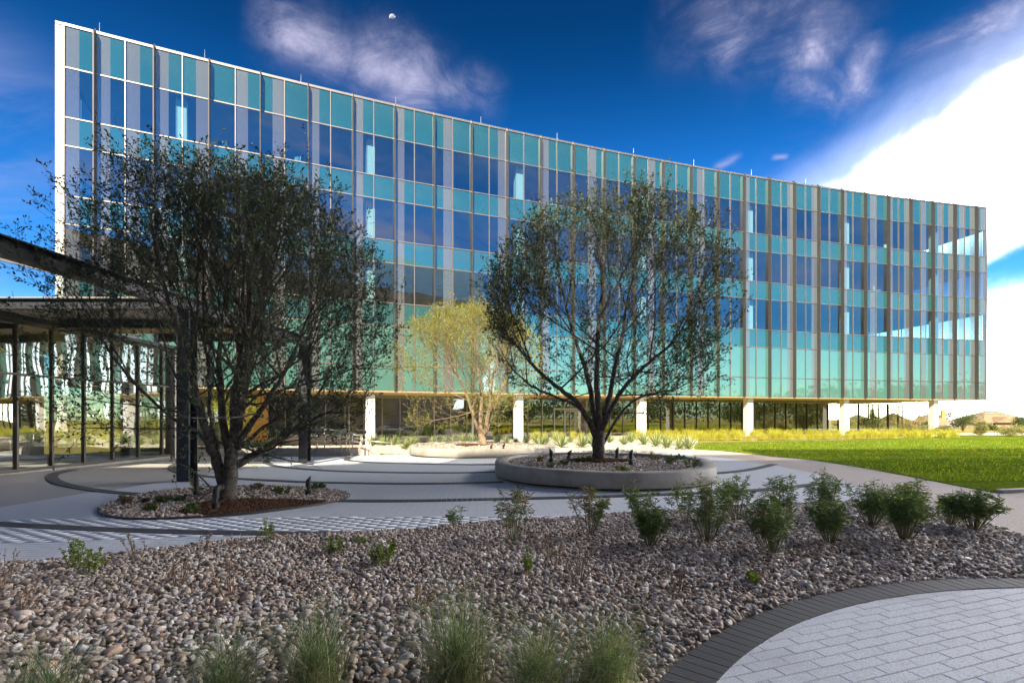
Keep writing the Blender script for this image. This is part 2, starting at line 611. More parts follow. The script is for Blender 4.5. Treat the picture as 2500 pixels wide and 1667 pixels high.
M['twig'] = mat_plain('twig_bark', (0.07, 0.06, 0.052), 0.9, 0, 0.3, 10)
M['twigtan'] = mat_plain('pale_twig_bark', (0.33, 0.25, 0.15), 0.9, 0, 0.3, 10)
M['leaf'] = mat_leaf('oak_leaf', (0.030, 0.050, 0.022), (0.062, 0.092, 0.034), 0.22, c3=(0.11, 0.13, 0.05))
M['leafsun'] = mat_leaf('sunlit_leaf', (0.17, 0.20, 0.035), (0.32, 0.34, 0.06), 0.45, c3=(0.42, 0.40, 0.10))  # oak leaf recoloured brighter and yellower to stand for sun on it
M['leafyoung'] = mat_leaf('young_tree_leaf', (0.20, 0.26, 0.03), (0.40, 0.46, 0.05), 0.45)
M['shrub'] = mat_leaf('daisy_bush_leaf', (0.065, 0.12, 0.04), (0.13, 0.20, 0.06), 0.3, c3=(0.20, 0.27, 0.09))
M['shrubdry'] = mat_leaf('withered_leaf', (0.17, 0.12, 0.08), (0.32, 0.25, 0.16), 0.2)
M['sprout'] = mat_leaf('bright_sprout_leaf', (0.12, 0.19, 0.04), (0.24, 0.32, 0.06), 0.35)
M['stem'] = mat_plain('green_stem', (0.21, 0.21, 0.10), 0.7, 0, 0.3, 12)
M['drystem'] = mat_plain('dry_stem', (0.26, 0.17, 0.11), 0.85, 0, 0.35, 12)
M['grassblade'] = mat_leaf('fountain_grass_blade', (0.09, 0.15, 0.08), (0.20, 0.27, 0.15), 0.35, c3=(0.42, 0.42, 0.26))
M['strawblade'] = mat_leaf('straw_blade', (0.22, 0.19, 0.11), (0.40, 0.36, 0.22), 0.3)
M['muhly'] = mat_leaf('golden_grass_blade', (0.34, 0.36, 0.045), (0.58, 0.56, 0.08), 0.45, c3=(0.70, 0.62, 0.2))
M['agave'] = mat_leaf('agave_leaf', (0.13, 0.19, 0.09), (0.26, 0.32, 0.14), 0.2, c3=(0.36, 0.38, 0.16))
M['lawn'] = None
M['rocks'] = mat_island('river_rock', [(0.0, (0.15, 0.118, 0.092)), (0.18, (0.29, 0.225, 0.17)), (0.42, (0.43, 0.345, 0.265)), (0.64, (0.55, 0.475, 0.39)), (0.82, (0.62, 0.60, 0.57)), (0.91, (0.46, 0.28, 0.16)), (1.0, (0.84, 0.79, 0.71))], 0.55)
M['rock'] = mat_island('river_rock_single', [(0.0, (0.15, 0.118, 0.092)), (0.18, (0.29, 0.225, 0.17)), (0.42, (0.43, 0.345, 0.265)), (0.64, (0.55, 0.475, 0.39)), (0.82, (0.62, 0.60, 0.57)), (0.91, (0.46, 0.28, 0.16)), (1.0, (0.84, 0.79, 0.71))], 0.55, obj=True)
M['gravel'] = mat_island('white_gravel', [(0.0, (0.42, 0.37, 0.30)), (0.5, (0.58, 0.53, 0.44)), (1.0, (0.74, 0.70, 0.62))], 0.8, grain=0.1)
M['mulch'] = mat_island('bark_mulch', [(0.0, (0.035, 0.020, 0.012)), (0.5, (0.11, 0.05, 0.024)), (1.0, (0.23, 0.10, 0.045))], 0.9)
M['soil'] = mat_plain('dark_soil', (0.10, 0.075, 0.055), 0.95, 0, 0.4, 9, 0.6, 50)
M['gravelbase'] = mat_plain('gravel_bed', (0.55, 0.49, 0.40), 0.9, 0, 0.18, 9, 0.9, 45)
M['paver'] = mat_paver('granite_paver', (0.62, 0.64, 0.68))
M['pavers'] = mat_paver('granite_pavers', (0.65, 0.67, 0.71), 0.45, obj=False, sc=90)
M['bandpaver'] = mat_paver('charcoal_paver', (0.052, 0.054, 0.060), 0.35)
M['bandpavers'] = mat_paver('charcoal_pavers', (0.055, 0.056, 0.062), 0.3, obj=False)
M['joint'] = mat_plain('joint_sand', (0.20, 0.20, 0.205), 0.95, 0, 0.3, 20)
M['plazajoint'] = mat_plain('pale_joint_sand', (0.40, 0.41, 0.43), 0.95, 0, 0.1, 20)
M['aggregate'] = mat_plain('exposed_aggregate', (0.40, 0.38, 0.36), 0.85, 0, 0.14, 70, 0.3, 160)
M['path'] = mat_plain('tan_aggregate_path', (0.56, 0.47, 0.41), 0.85, 0, 0.24, 45, 0.4, 120)
M['edging'] = mat_plain('steel_edging', (0.06, 0.06, 0.062), 0.6, 0.2)
M['sidewalk'] = mat_plain('pale_sidewalk', (0.52, 0.48, 0.42), 0.85, 0, 0.1, 3)
M['asphalt'] = mat_plain('street_asphalt', (0.16, 0.155, 0.15), 0.9, 0, 0.15, 3)
M['shingle'] = mat_plain('tan_shingles', (0.33, 0.235, 0.13), 0.9, 0, 0.22, 1.2, 0.3, 8)
M['housewall'] = mat_plain('brick_house_wall', (0.30, 0.20, 0.15), 0.9, 0, 0.2, 2)
M['fence'] = mat_plain('cedar_fence', (0.36, 0.26, 0.16), 0.9, 0, 0.3, 2.5, rand=0.15)
M['red'] = mat_plain('red_car_paint', (0.55, 0.035, 0.025), 0.3, 0, 0.02, 2)
M['carblack'] = mat_plain('dark_car_paint', (0.03, 0.035, 0.045), 0.25, 0, 0.02, 2)
M['tyre'] = mat_plain('tyre_rubber', (0.02, 0.02, 0.02), 0.9)
M['carglass'] = mat_plain('car_glass', (0.02, 0.025, 0.03), 0.08)
M['wood'] = mat_plain('weathered_pole', (0.20, 0.13, 0.08), 0.9, 0, 0.2, 3)
M['galv'] = mat_plain('galvanised_steel', (0.45, 0.45, 0.46), 0.5, 0.6)
M['woodceiling'] = mat_plain('warm_timber_ceiling', (0.52, 0.34, 0.14), 0.6, 0, 0.2, 3)
M['chairwhite'] = mat_plain('white_plastic_shell', (0.7, 0.72, 0.7), 0.5)
M['chairtan'] = mat_plain('tan_plastic_shell', (0.5, 0.32, 0.14), 0.5)
M['sticker'] = mat_plain('yellow_sticker', (0.85, 0.7, 0.05), 0.6, 0, 0.02)
M['twinwall'] = mat_spandrel('green_spandrel_glass', (0.15, 0.36, 0.24), 0.15, 0.6)
M['twinwin'] = mat_spandrel('dark_window_glass', (0.015, 0.04, 0.07), 0.14, 0.6)
M['louvre'] = mat_plain('louvre_metal', (0.12, 0.16, 0.15), 0.5, 0.4)
M['farleaf'] = mat_leaf('far_tree_leaf', (0.05, 0.075, 0.025), (0.13, 0.16, 0.045), 0.3)
M['farleafpale'] = mat_leaf('pale_bush_leaf', (0.18, 0.19, 0.07), (0.34, 0.32, 0.14), 0.4)


def make_lawn_mat(name, a, b, c):
    m, T, P, O = newmat(name)
    pos = T.new('ShaderNodeNewGeometry').outputs['Position']
    st = T.new('ShaderNodeMapping', {0: pos, 'Scale': (0.5, 1.6, 1)})
    n1 = T.noise(st, 0.55, 6, 0.65, 0.4)
    n2 = T.noise(pos, 14.0, 4, 0.7)
    col = T.ramp(n1, [(0.3, a), (0.55, b), (0.78, c)])
    col = T.mixc(T.math('MULTIPLY', T.smooth(n2, 0.4, 0.65), 0.55), col, tuple(x * 0.35 for x in a))
    T.put(P.inputs['Base Color'], col)
    P.inputs['Roughness'].default_value = 0.9
    P.inputs['Specular IOR Level'].default_value = 0.0
    T.put(P.inputs['Normal'], T.new('ShaderNodeBump', {'Strength': 0.9, 'Distance': 0.06, 'Height': T.noise(pos, 22.0, 5, 0.75)}))
    return m


M['lawn'] = make_lawn_mat('mown_lawn', (0.10, 0.165, 0.018), (0.20, 0.27, 0.025), (0.44, 0.40, 0.08))
M['drygrass'] = make_lawn_mat('dry_field_grass', (0.30, 0.27, 0.08), (0.42, 0.36, 0.12), (0.50, 0.42, 0.18))
M['lawnblade'] = mat_leaf('lawn_blade', (0.10, 0.18, 0.018), (0.21, 0.30, 0.025), 0.4, c3=(0.46, 0.42, 0.08), spec=0.05)
# ------------------------------------------------------------------ main office building (curved curtain wall)
BX0, BY0, BA0, BK, BW = -24.1526, 27.5095, 0.4409, -0.0032, 2.7203
BS0 = -0.5 * BW
Z_SOF, Z_TOP = 3.41, 22.75


def FP(i, off=0.0):
    """Plan point on the facade at bay index i, off metres out of the glass plane (towards the courtyard)."""
    s = i * BW
    a = BA0 + BK * s
    a0 = BA0 + BK * BS0
    x = BX0 + (math.sin(a) - math.sin(a0)) / BK
    y = BY0 - (math.cos(a) - math.cos(a0)) / BK
    return (x + math.sin(a) * off, y - math.cos(a) * off)


def FA(i):
    return BA0 + BK * i * BW


def f_index(px, offf):
    """Bay index whose point at offset offf(i) is seen in photo column px."""
    best = None
    for k in range(0, 5700):
        i = -0.5 + k * 0.005
        x, y = FP(i, offf(i))
        e = abs(CX + F * x / y - px)
        if best is None or e < best[0]:
            best = (e, i)
    return best[1]


ROWS = []                                         # (z0, z1, kind) from the soffit up
z = Z_SOF
for hgt, kind in ((1.72, 's'), (2.69, 'p'), (1.53, 's'), (2.69, 'w'), (1.53, 's'), (2.69, 'w'), (1.53, 's'), (2.69, 'w'), (2.27, 's')):
    ROWS.append((z, z + hgt, kind))
    z += hgt
# printed frit half of each panel: L left half, R right half, N none
FRIT = 'L' + 'LL' + 'LR' + 'NL' + 'RN' + 'LN' + 'LN' + 'LN' + 'RN' + 'NR' + 'NN' + 'LN' + 'NL' + 'NN' + 'NL' + 'NN' + 'RN' + 'NN' + 'LN' + 'NR' + 'NR' + 'NN' + 'LN' + 'RN' + 'LR' + 'NL' + 'RR' + 'RR' + 'R'
assert len(FRIT) == 56, len(FRIT)

B = thing('office_building', 'long curved five storey office building faced in teal and blue glass with dark vertical fins', 'building', FP(13.5, 0) + (0.0,))
BO = Vector(B.location)


def bl(p):                                        # world to building-local
    return (p[0] - BO.x, p[1] - BO.y, p[2] - BO.z)


def quad_pane(name, i0, i1, z0, z1, code, mats, jit):
    im = (i0 + i1) / 2
    ins = 0.012
    V, Fc, mi = [], [], []

    def strip(a, b, m):
        n = len(V)
        for ii, zz in ((a, z0), (b, z0), (b, z1), (a, z1)):
            t = (ii - i0) / (i1 - i0)
            u = (zz - z0) / (z1 - z0)
            bx, by = FP(ii, jit[0] * (t - 0.5) + jit[1] * (u - 0.5))
            V.append(bl((bx, by, zz)))
        Fc.append((n, n + 1, n + 2, n + 3))
        mi.append(m)
    a, b = i0 + ins, i1 - ins
    if code == 'N':
        strip(a, b, 0)
    elif code == 'L':
        strip(a, im, 1)
        strip(im, b, 0)
    else:
        strip(a, im, 0)
        strip(im, b, 1)
    return link(name, arr_mesh(name, V, Fc, mats, mi=mi), B)


jr = np.random.default_rng(3)
for p in range(56):
    i0 = -0.5 + 0.5 * p
    for z0, z1, kind in ROWS:
        jit = jr.normal(0, 0.0035, 2)
        if kind == 's':
            quad_pane('spandrel_panel', i0, i0 + 0.5, z0, z1, FRIT[p], [M['spandrel'] if z0 > 6 else M['spandrel_haze'], M['frit']], jit)
        elif kind == 'p':
            quad_pane('shadow_box_pane', i0, i0 + 0.5, z0, z1, FRIT[p], [M['spandrel_haze'], M['frit']], jit)
        else:
            quad_pane('window_pane', i0, i0 + 0.5, z0, z1, FRIT[p], [M['vision'], M['visionfrit']], jit)

# fins and mullions: one mesh each kind, placed by bay
mb = MB()
mb.hexa([(-0.024, 0.04, 0), (0.024, 0.04, 0), (0.024, -0.34, 0), (-0.024, -0.34, 0)],
        [(-0.024, 0.04, Z_TOP - Z_SOF + 0.28), (0.024, 0.04, Z_TOP - Z_SOF + 0.28), (0.024, -0.34, Z_TOP - Z_SOF - 0.10), (-0.024, -0.34, Z_TOP - Z_SOF - 0.10)])
fin_me = mb.mesh('fin', M['fin'])
mb = MB()
mb.box((0, -0.015, (Z_TOP - Z_SOF) / 2), (0.052, 0.10, Z_TOP - Z_SOF))
mul_me = mb.mesh('mullion', M['frame'])
for i in range(28):
    o = link('fin', fin_me, B)
    x, y = FP(i)
    o.location = bl((x, y, Z_SOF - 0.03))
    o.rotation_euler = (0, 0, FA(i))
for k in range(28):
    i = k + 0.5 if k < 27 else 27.5
    o = link('mullion', mul_me, B)
    x, y = FP(i - (0.012 if k == 27 else 0))
    o.location = bl((x, y, Z_SOF))
    o.rotation_euler = (0, 0, FA(i))
o = link('mullion', mul_me, B)
x, y = FP(-0.488)
o.location = bl((x, y, Z_SOF))
o.rotation_euler = (0, 0, FA(-0.5))


def curved_bar(name, i0, i1, off0, off1, z0, z1, mat, step=0.5, parent=None):
    mbx = MB()
    n = max(1, int(round((i1 - i0) / step)))
    ii = [i0 + (i1 - i0) * k / n for k in range(n + 1)]
    f0 = off0 if callable(off0) else (lambda i: off0)
    f1 = off1 if callable(off1) else (lambda i: off1)
    vs = []
    for i in ii:
        a, b = FP(i, f1(i)), FP(i, f0(i))          # f1: outer (courtyard side)
        vs += [bl(a + (z0,)), bl(b + (z0,)), bl(b + (z1,)), bl(a + (z1,))]
    fs = []
    for k in range(n):
        q, r = k * 4, (k + 1) * 4
        for e in range(4):
            e2 = (e + 1) % 4
            fs.append((q + e, q + e2, r + e2, r + e))
    fs += [(3, 2, 1, 0), (n * 4, n * 4 + 1, n * 4 + 2, n * 4 + 3)]
    mbx.add(vs, fs)
    return mbx.obj(name, mat, parent or B)


for z0, z1, kind in ROWS:
    curved_bar('transom', -0.5, 27.5, -0.06, 0.036, z0 - 0.032, z0 + 0.032, M['frame'])
curved_bar('parapet_cap', -0.62, 27.56, -0.5, 0.05, Z_TOP - 0.05, Z_TOP + 0.075, M['frame'])
curved_bar('parapet_reveal', -0.5, 27.5, -0.40, 0.012, Z_TOP + 0.077, Z_TOP + 0.115, M['frame'])
# pale corner panels that close the left end
mb = MB()
for za, zb in ((Z_SOF, 7.8), (7.82, 12.02), (12.04, 16.24), (16.26, 20.46), (20.48, Z_TOP - 0.07)):
    P = [FP(-0.625, 0.01), FP(-0.507, 0.01), FP(-0.507, -0.25), FP(-0.625, -0.25)]
    mb.hexa([bl(q + (za,)) for q in P], [bl(q + (zb,)) for q in P])
mb.obj('end_panel', M['whitemetal'], B)
mb = MB()
P = [FP(27.506, 0.012), FP(27.56, 0.012), FP(27.56, -0.3), FP(27.506, -0.3)]
mb.hexa([bl(q + (Z_SOF,)) for q in P], [bl(q + (Z_TOP - 0.07,)) for q in P])
mb.obj('end_panel', M['fin'], B)

DEP = -15.0
# slabs fill each spandrel zone behind the glass
zones = [(3.43, 7.80), (7.84, 9.33), (12.06, 13.55), (16.28, 17.77), (20.50, 22.6)]
for za, zb in zones:
    curved_bar('floor_slab', -0.45, 27.45, DEP, -0.13, za, zb, M['slab'], 1.0)
curved_bar('core_wall', 1.0, 26.0, -10.2, -9.8, 7.9, 20.45, M['inner'], 1.0)
curved_bar('back_wall', -0.45, 27.45, DEP - 0.25, DEP - 0.03, 3.45, 22.55, M['inner'], 1.0)
for i, n in ((6.6, 1), (10.7, 1), (14.9, 1), (18.6, 1), (22.9, 1)):
    mb = MB()
    for za, zb in ((9.36, 12.0), (13.6, 16.2), (17.8, 20.4)):
        P = [FP(i, -3.6), FP(i + 0.06, -3.6), FP(i + 0.06, -9.7), FP(i, -9.7)]
        mb.hexa([bl(q + (za,)) for q in P], [bl(q + (zb,)) for q in P])
    mb.obj('partition_wall', M['inner'], B)
curved_bar('soffit', -0.6, 27.54, DEP, 0.03, 3.33, 3.395, M['soffit'], 1.0)
curved_bar('flat_roof', -0.45, 27.45, DEP, -0.55, 22.62, 22.70, M['roof'], 1.0)

# glazed end walls
for i, nm in ((-0.52, 'l'), (27.49, 'r')):
    for z0, z1, kind in ROWS:
        for k in range(5):
            d0, d1 = -0.3 - k * 2.9, -0.3 - (k + 1) * 2.9
            P = [FP(i, d0) + (z0 + 0.03,), FP(i, d1 + 0.06) + (z0 + 0.03,), FP(i, d1 + 0.06) + (z1 - 0.03,), FP(i, d0) + (z1 - 0.03,)]
            link('end_wall_pane', arr_mesh('end_wall_pane', [bl(q) for q in P], [(0, 1, 2, 3)], M['endglass'] if kind == 'w' else M['spandrel']), B)
    mb = MB()
    for z0, z1, kind in ROWS:
        mb.bar(bl(FP(i, -0.26) + (z0,)), bl(FP(i, DEP) + (z0,)), 0.08, 0.07)
    for k in range(1, 6):
        q = FP(i, -0.27 - k * 2.9)
        mb.bar(bl(q + (Z_SOF + 0.04,)), bl(q + (Z_TOP - 0.08,)), 0.07, 0.07)
    mb.obj('end_wall_frame', M['frame'], B)

# lightning rods along the parapet
mb = MB()
mb.tube([(0, 0, 0), (0, 0, 0.62)], [0.016, 0.007], 6)
rod = mb.mesh('lightning_rod', M['galv'])
for i in (0.05, 1.9, 3.85, 6.05, 8.3, 10.55, 13.05, 15.2, 17.4, 19.6, 22.3):
    o = link('lightning_rod', rod, B)
    o.location = bl(FP(i, -0.25) + (Z_TOP + 0.15,))

# columns: one every fourth bay, running up through the building behind the glass
for k in range(7):
    i = 1.45 + 4 * k
    x, y = FP(i, -0.78)
    mb = MB()
    mb.box((0, 0, (3.36 + Hg(x, y) - 0.3) / 2 + 0.0), (0.58, 0.58, 3.36 - Hg(x, y) + 0.3))
    o = bevel(mb.obj('column', M['column'], B), 0.012)
    o.location = bl((x, y, 0.0))
    o.rotation_euler = (0, 0, FA(i))
    for za, zb in ((9.335, 12.055), (13.555, 16.275), (17.775, 20.495)):
        mb = MB()
        mb.box((0, 0, (za + zb) / 2), (0.55, 0.55, zb - za))
        o = mb.obj('interior_column', M['column'], B)
        o.location = bl((x, y, 0.0))
        o.rotation_euler = (0, 0, FA(i))

# ground floor shop-front, set back under the soffit
def soff(i):
    return -(5.4 + 1.7 * i / 28.0)


I_L, I_R = f_index(440, soff), f_index(2203, soff)
io0, io1 = f_index(590, soff), f_index(654, soff)
id0, id1 = f_index(1352, soff), f_index(1432, soff)


def gz(i, o):
    x, y = FP(i, o)
    return Hg(x, y)


mb = MB()
q = I_L
cols = []
k = math.ceil(I_L * 2)
idx = [I_L] + [j / 2 for j in range(k, int(I_R * 2) + 1)]
if I_R - idx[-1] > 0.1:
    idx.append(I_R)
idx = sorted(set(idx + [io0, io1, id0, id1]))
idx = [v for n_, v in enumerate(idx) if not (v not in (io0, io1, id0, id1, I_L, I_R) and min(abs(v - t) for t in (io0, io1, id0, id1)) < 0.2)]
mbm = MB()
mbm.box((0, 0, 1.72), (0.06, 0.15, 3.9))
sm_me = mbm.mesh('storefront_mullion', M['frame'])
mbm = MB()
mbm.box((0, 0, 1.72), (0.06, 0.15, 3.9))
sm_dk = mbm.mesh('storefront_mullion', M['fin'])
for a, b in zip(idx[:-1], idx[1:]):
    if abs(a - io0) < 1e-6:
        pl = [FP(a, soff(a) + 0.10), FP(b, soff(b) + 0.10), FP(b, soff(b) - 0.3), FP(a, soff(a) - 0.3)]
        nz = 5
        za = gz(a, soff(a)) - 0.1
        for kk in range(nz):
            z0 = za + (3.33 - za) * kk / nz
            z1 = za + (3.33 - za) * (kk + 1) / nz - 0.015
            mb = MB()
            mb.hexa([bl(q + (z0,)) for q in pl], [bl(q + (z1,)) for q in pl])
            mb.obj('cladding_panel', M['ochre'], B)
        continue
    if id0 - 1e-6 <= a and b <= id1 + 1e-6:
        continue
    z0 = gz(a, soff(a)) - 0.05
    P = [FP(a, soff(a)) + (z0,), FP(b, soff(b)) + (z0,), FP(b, soff(b)) + (3.33,), FP(a, soff(a)) + (3.33,)]
    link('storefront_pane', arr_mesh('storefront_pane', [bl(q) for q in P], [(0, 1, 2, 3)], M['storefront']), B)
for a in idx:
    o = link('storefront_mullion', sm_me if a < 15 else sm_dk, B)
    x, y = FP(a, soff(a) + 0.02)
    o.location = bl((x, y, -0.45))
    o.rotation_euler = (0, 0, FA(a))
    o.scale = (1, 1, 0.97)
curved_bar('storefront_sill', I_L, I_R, lambda i: soff(i) - 0.05, lambda i: soff(i) + 0.07, -0.55, -0.02, M['frame'])
# return wall of the shop-front at its right end
for k in range(4):
    d0 = soff(I_R) - k * 1.9
    d1 = d0 - 1.84
    P = [FP(I_R, d0) + (-0.2,), FP(I_R, d1) + (-0.2,), FP(I_R, d1) + (3.33,), FP(I_R, d0) + (3.33,)]
    link('storefront_pane', arr_mesh('storefront_pane', [bl(q) for q in P], [(0, 1, 2, 3)], M['storefront']), B)
    o = link('storefront_mullion', sm_dk, B)
    o.location = bl(FP(I_R, d1 - 0.03) + (-0.45,))
    o.rotation_euler = (0, 0, FA(I_R) + R(90))
curved_bar('lobby_wall', I_L, 19.0, -13.4, -13.1, -0.5, 3.32, M['lobby'], 1.0)
curved_bar('lobby_wall', 19.02, 25.3, -13.4, -13.1, -0.5, 3.32, M['chairtan'], 1.0)
curved_bar('lobby_floor', I_L, I_R, -13.1, lambda i: soff(i) - 0.08, -0.60, -0.12, M['lobby'], 1.0)
# lobby partitions, doors seen dimly behind the glass
for i in (7.9, 12.2, 17.7, 20.4):
    mb = MB()
    P = [FP(i, -9.2), FP(i + 0.35, -9.2), FP(i + 0.35, -13.0), FP(i, -13.0)]
    mb.hexa([bl(q + (-0.11,)) for q in P], [bl(q + (3.3,)) for q in P])
    mb.obj('lobby_partition', M['inner'] if i > 15 else M['lobby'], B)

# entrance: two glazed door leaves with frames and pull handles
a = (id0 + id1) / 2
x, y = FP(a, soff(a))
zf = Hg(x, y) - 0.02
Wd = (id1 - id0) * BW
ent = link('entrance_frame', None, B)
ent.location = bl((x, y, zf))
ent.rotation_euler = (0, 0, FA(a))
mb = MB()
H_ = 3.33 - zf
for xx in (-Wd / 2 + 0.04, -0.32 * Wd / 2 * 1.2, Wd / 2 - 0.04):
    mb.box((xx, 0, H_ / 2), (0.08, 0.16, H_))
mb.box((0, 0, 2.42), (Wd - 0.02, 0.13, 0.16))
mb.obj('door_surround', M['frame'], ent)
P = [(-Wd / 2, 0, 2.5), (Wd / 2, 0, 2.5), (Wd / 2, 0, H_), (-Wd / 2, 0, H_)]
link('transom_pane', arr_mesh('transom_pane', P, [(0, 1, 2, 3)], M['storefront']), ent)
xl = -0.32 * Wd / 2 * 1.2 + 0.05
dw = (Wd / 2 - 0.08 - xl) / 2
P = [(-Wd / 2 + 0.08, 0, 0), (xl - 0.09, 0, 0), (xl - 0.09, 0, 2.34), (-Wd / 2 + 0.08, 0, 2.34)]
link('side_pane', arr_mesh('side_pane', P, [(0, 1, 2, 3)], M['storefront']), ent)
for n_ in range(2):
    x0 = xl + n_ * dw
    mb = MB()
    for xx in (x0 + 0.06, x0 + dw - 0.07):
        mb.box((xx, 0.0, 1.16), (0.11, 0.06, 2.30))
    mb.box((x0 + dw / 2, 0, 0.13), (dw - 0.27, 0.058, 0.24))
    mb.box((x0 + dw / 2, 0, 2.24), (dw - 0.27, 0.058, 0.14))
    mb.box((x0 + dw / 2, -0.06, 1.02), (dw - 0.3, 0.03, 0.05))
    mb.tube([(x0 + (dw - 0.16 if n_ == 0 else 0.14), -0.09, 0.8), (x0 + (dw - 0.16 if n_ == 0 else 0.14), -0.09, 1.3)], 0.016, 6)
    mb.obj('door_leaf', M['frame'], ent)
    P = [(x0 + 0.1, 0.01, 0.24), (x0 + dw - 0.1, 0.01, 0.24), (x0 + dw - 0.1, 0.01, 2.18), (x0 + 0.1, 0.01, 2.18)]
    link('door_pane', arr_mesh('door_pane', P, [(0, 1, 2, 3)], M['storefront']), ent)
mb = MB()
mb.box((xl + dw * 1.45, -0.012, 1.42), (0.15, 0.006, 0.17))
mb.obj('door_sticker', M['sticker'], ent)

# chairs and desks seen through the upper windows, tub chairs in the lobby
def shell_chair(name, label, cat, loc, rz, mat, group):
    t = thing(name, label, cat, loc, rz, group)
    mb = MB()
    mb.box((0, 0, 0.44), (0.5, 0.48, 0.07))
    bevel(mb.obj('seat', mat, t), 0.02)
    mb = MB()
    mb.add([(-0.24, 0.2, 0.46), (0.24, 0.2, 0.46), (0.22, 0.30, 0.95), (-0.22, 0.30, 0.95), (-0.24, 0.25, 0.46), (0.24, 0.25, 0.46), (0.22, 0.35, 0.95), (-0.22, 0.35, 0.95)],
           [(3, 2, 1, 0), (4, 5, 6, 7), (0, 1, 5, 4), (1, 2, 6, 5), (2, 3, 7, 6), (3, 0, 4, 7)])
    bevel(mb.obj('backrest', mat, t), 0.02)
    for sx in (-1, 1):
        for sy in (-1, 1):
            mb = MB()
            mb.tube([(sx * 0.19, sy * 0.18, 0.42), (sx * 0.23, sy * 0.23, 0.0)], [0.018, 0.012], 6)
            mb.obj('leg', M['galv'], t)
    return t


for n_, (i, fl, side) in enumerate(((2.35, 17.78, 0.9), (3.72, 17.78, -0.6), (9.75, 17.78, 1.2), (10.15, 17.78, -1.0), (10.6, 17.78, 1.6), (12.2, 17.78, 0.4),
                                   (22.7, 17.78, 1.0), (23.5, 17.78, -0.5), (22.75, 9.34, 0.6), (23.6, 9.34, -0.8), (23.05, 13.56, 0.3))):
    lab = ['white chair behind the top floor glass near the left end, alone in its pane', 'white chair behind top floor glass, second from the left end',
           'white chair behind the top floor glass just right of the third bright column', 'white chair facing left behind the top floor glass above the middle tree',
           'white chair next to a green desk behind the top floor glass above the middle tree', 'white chair behind the top floor glass among the tips of the middle tree',
           'white chair behind the top floor glass between the last two bright columns, left one', 'white chair behind the top floor glass between the last two bright columns, right one',
           'white chair behind the lowest blue windows between the last two bright columns, left one', 'white chair behind the lowest blue windows between the last two bright columns, right one',
           'lone white chair behind the middle row of blue windows between the last two bright columns'][n_]
    x, y = FP(i, -1.1)
    shell_chair('chair', lab, 'chair', (x, y, fl), FA(i) + side, M['chairwhite'], 'white chairs behind the upper windows')
for n_, (px, offx) in enumerate(((1020, 1.2), (1232, 1.2), (1256, 1.4))):
    i = f_index(px, lambda i: soff(i) - 1.2)
    x, y = FP(i, soff(i) - 1.2)
    shell_chair('tub_chair', ['tan tub chair inside the lobby glass left of the sunlit tree trunk', 'tan tub chair inside the lobby glass right of the sunlit tree trunk',
                              'tan tub chair inside the lobby glass against the second white column'][n_], 'chair', (x, y, -0.118), FA(i) + (0.5, -0.4, 0.9)[n_], M['chairtan'], 'tub chairs in the lobby')

# ------------------------------------------------------------------ glazed pavilion on the left, with its steel canopy
PV = [g(0, 1158.5), g(129, 1143), g(277, 1130), g(393, 1120.5)]
pa, pb = Vector(PV[0]), Vector(PV[3])
pdir = (pb - pa).normalized()
pn = Vector((pdir.y, -pdir.x))                    # towards the courtyard
plen = (pb - pa).length
PAV = thing('glass_pavilion', 'low glazed pavilion at the left edge with tall panes mirroring the courtyard', 'building', (pb.x, pb.y, 0))
PO = Vector(PAV.location)
zb_, zt_ = -0.12, 4.72


def pl(t, off, zz):
    p = pa + pdir * t + pn * off
    return Vector((p.x, p.y, zz)) - PO


def px_t(px):                                     # distance along the pavilion wall seen at photo column px
    best = min(((abs(CX + F * (pa + pdir * (k * 0.01)).x / (pa + pdir * (k * 0.01)).y - px), k * 0.01) for k in range(-700, 1200)))
    return best[1]


ts = [px_t(v) for v in (38, 125, 203, 273, 336, 394)]
ts = [ts[0] - 4.2, ts[0] - 2.8, ts[0] - 1.4] + ts + [ts[-1] + 1.3]
ZTR = 3.05
for a, b in zip(ts[:-1], ts[1:]):
    for z0, z1 in ((zb_, ZTR - 0.03), (ZTR + 0.03, zt_)):
        e = jr.normal(0, 0.006, 2)
        link('glass_pane', arr_mesh('glass_pane', [pl(a + 0.03, e[0], z0), pl(b - 0.03, -e[0], z0), pl(b - 0.03, e[1], z1), pl(a + 0.03, e[0], z1)], [(0, 1, 2, 3)], M['pavilion']), PAV)
for t in ts:
    mb = MB()
    mb.bar(pl(t, 0.02, zb_ - 0.1), pl(t, 0.02, zt_), 0.12, 0.07, up=(pdir.x, pdir.y, 0))
    mb.obj('mullion', M['fin'], PAV)
for z0 in (zb_ + 0.02, ZTR, zt_):
    mb = MB()
    mb.bar(pl(ts[0], 0.03, z0), pl(ts[-1], 0.03, z0), 0.10, 0.07)
    mb.obj('transom', M['fin'], PAV)
mb = MB()
mb.bar(pl(ts[0], 0.05, zb_ - 0.15), pl(ts[-1] + 0.5, 0.05, zb_ - 0.15), 0.22, 0.24)
mb.obj('base_kerb', M['concrete'], PAV)
mb = MB()
P = [pl(ts[0], -0.3, 0), pl(ts[-1], -0.3, 0), pl(ts[-1], -9, 0), pl(ts[0], -9, 0)]
mb.hexa([p + Vector((0, 0, -0.35)) for p in P], [p + Vector((0, 0, -0.16)) for p in P])
mb.obj('interior_floor', M['aggregate'], PAV)
mb = MB()
mb.bar(pl(ts[0], -7, 2.2), pl(ts[-1], -7, 2.2), 0.2, 4.8)
mb.obj('interior_wall', M['lobby'], PAV)
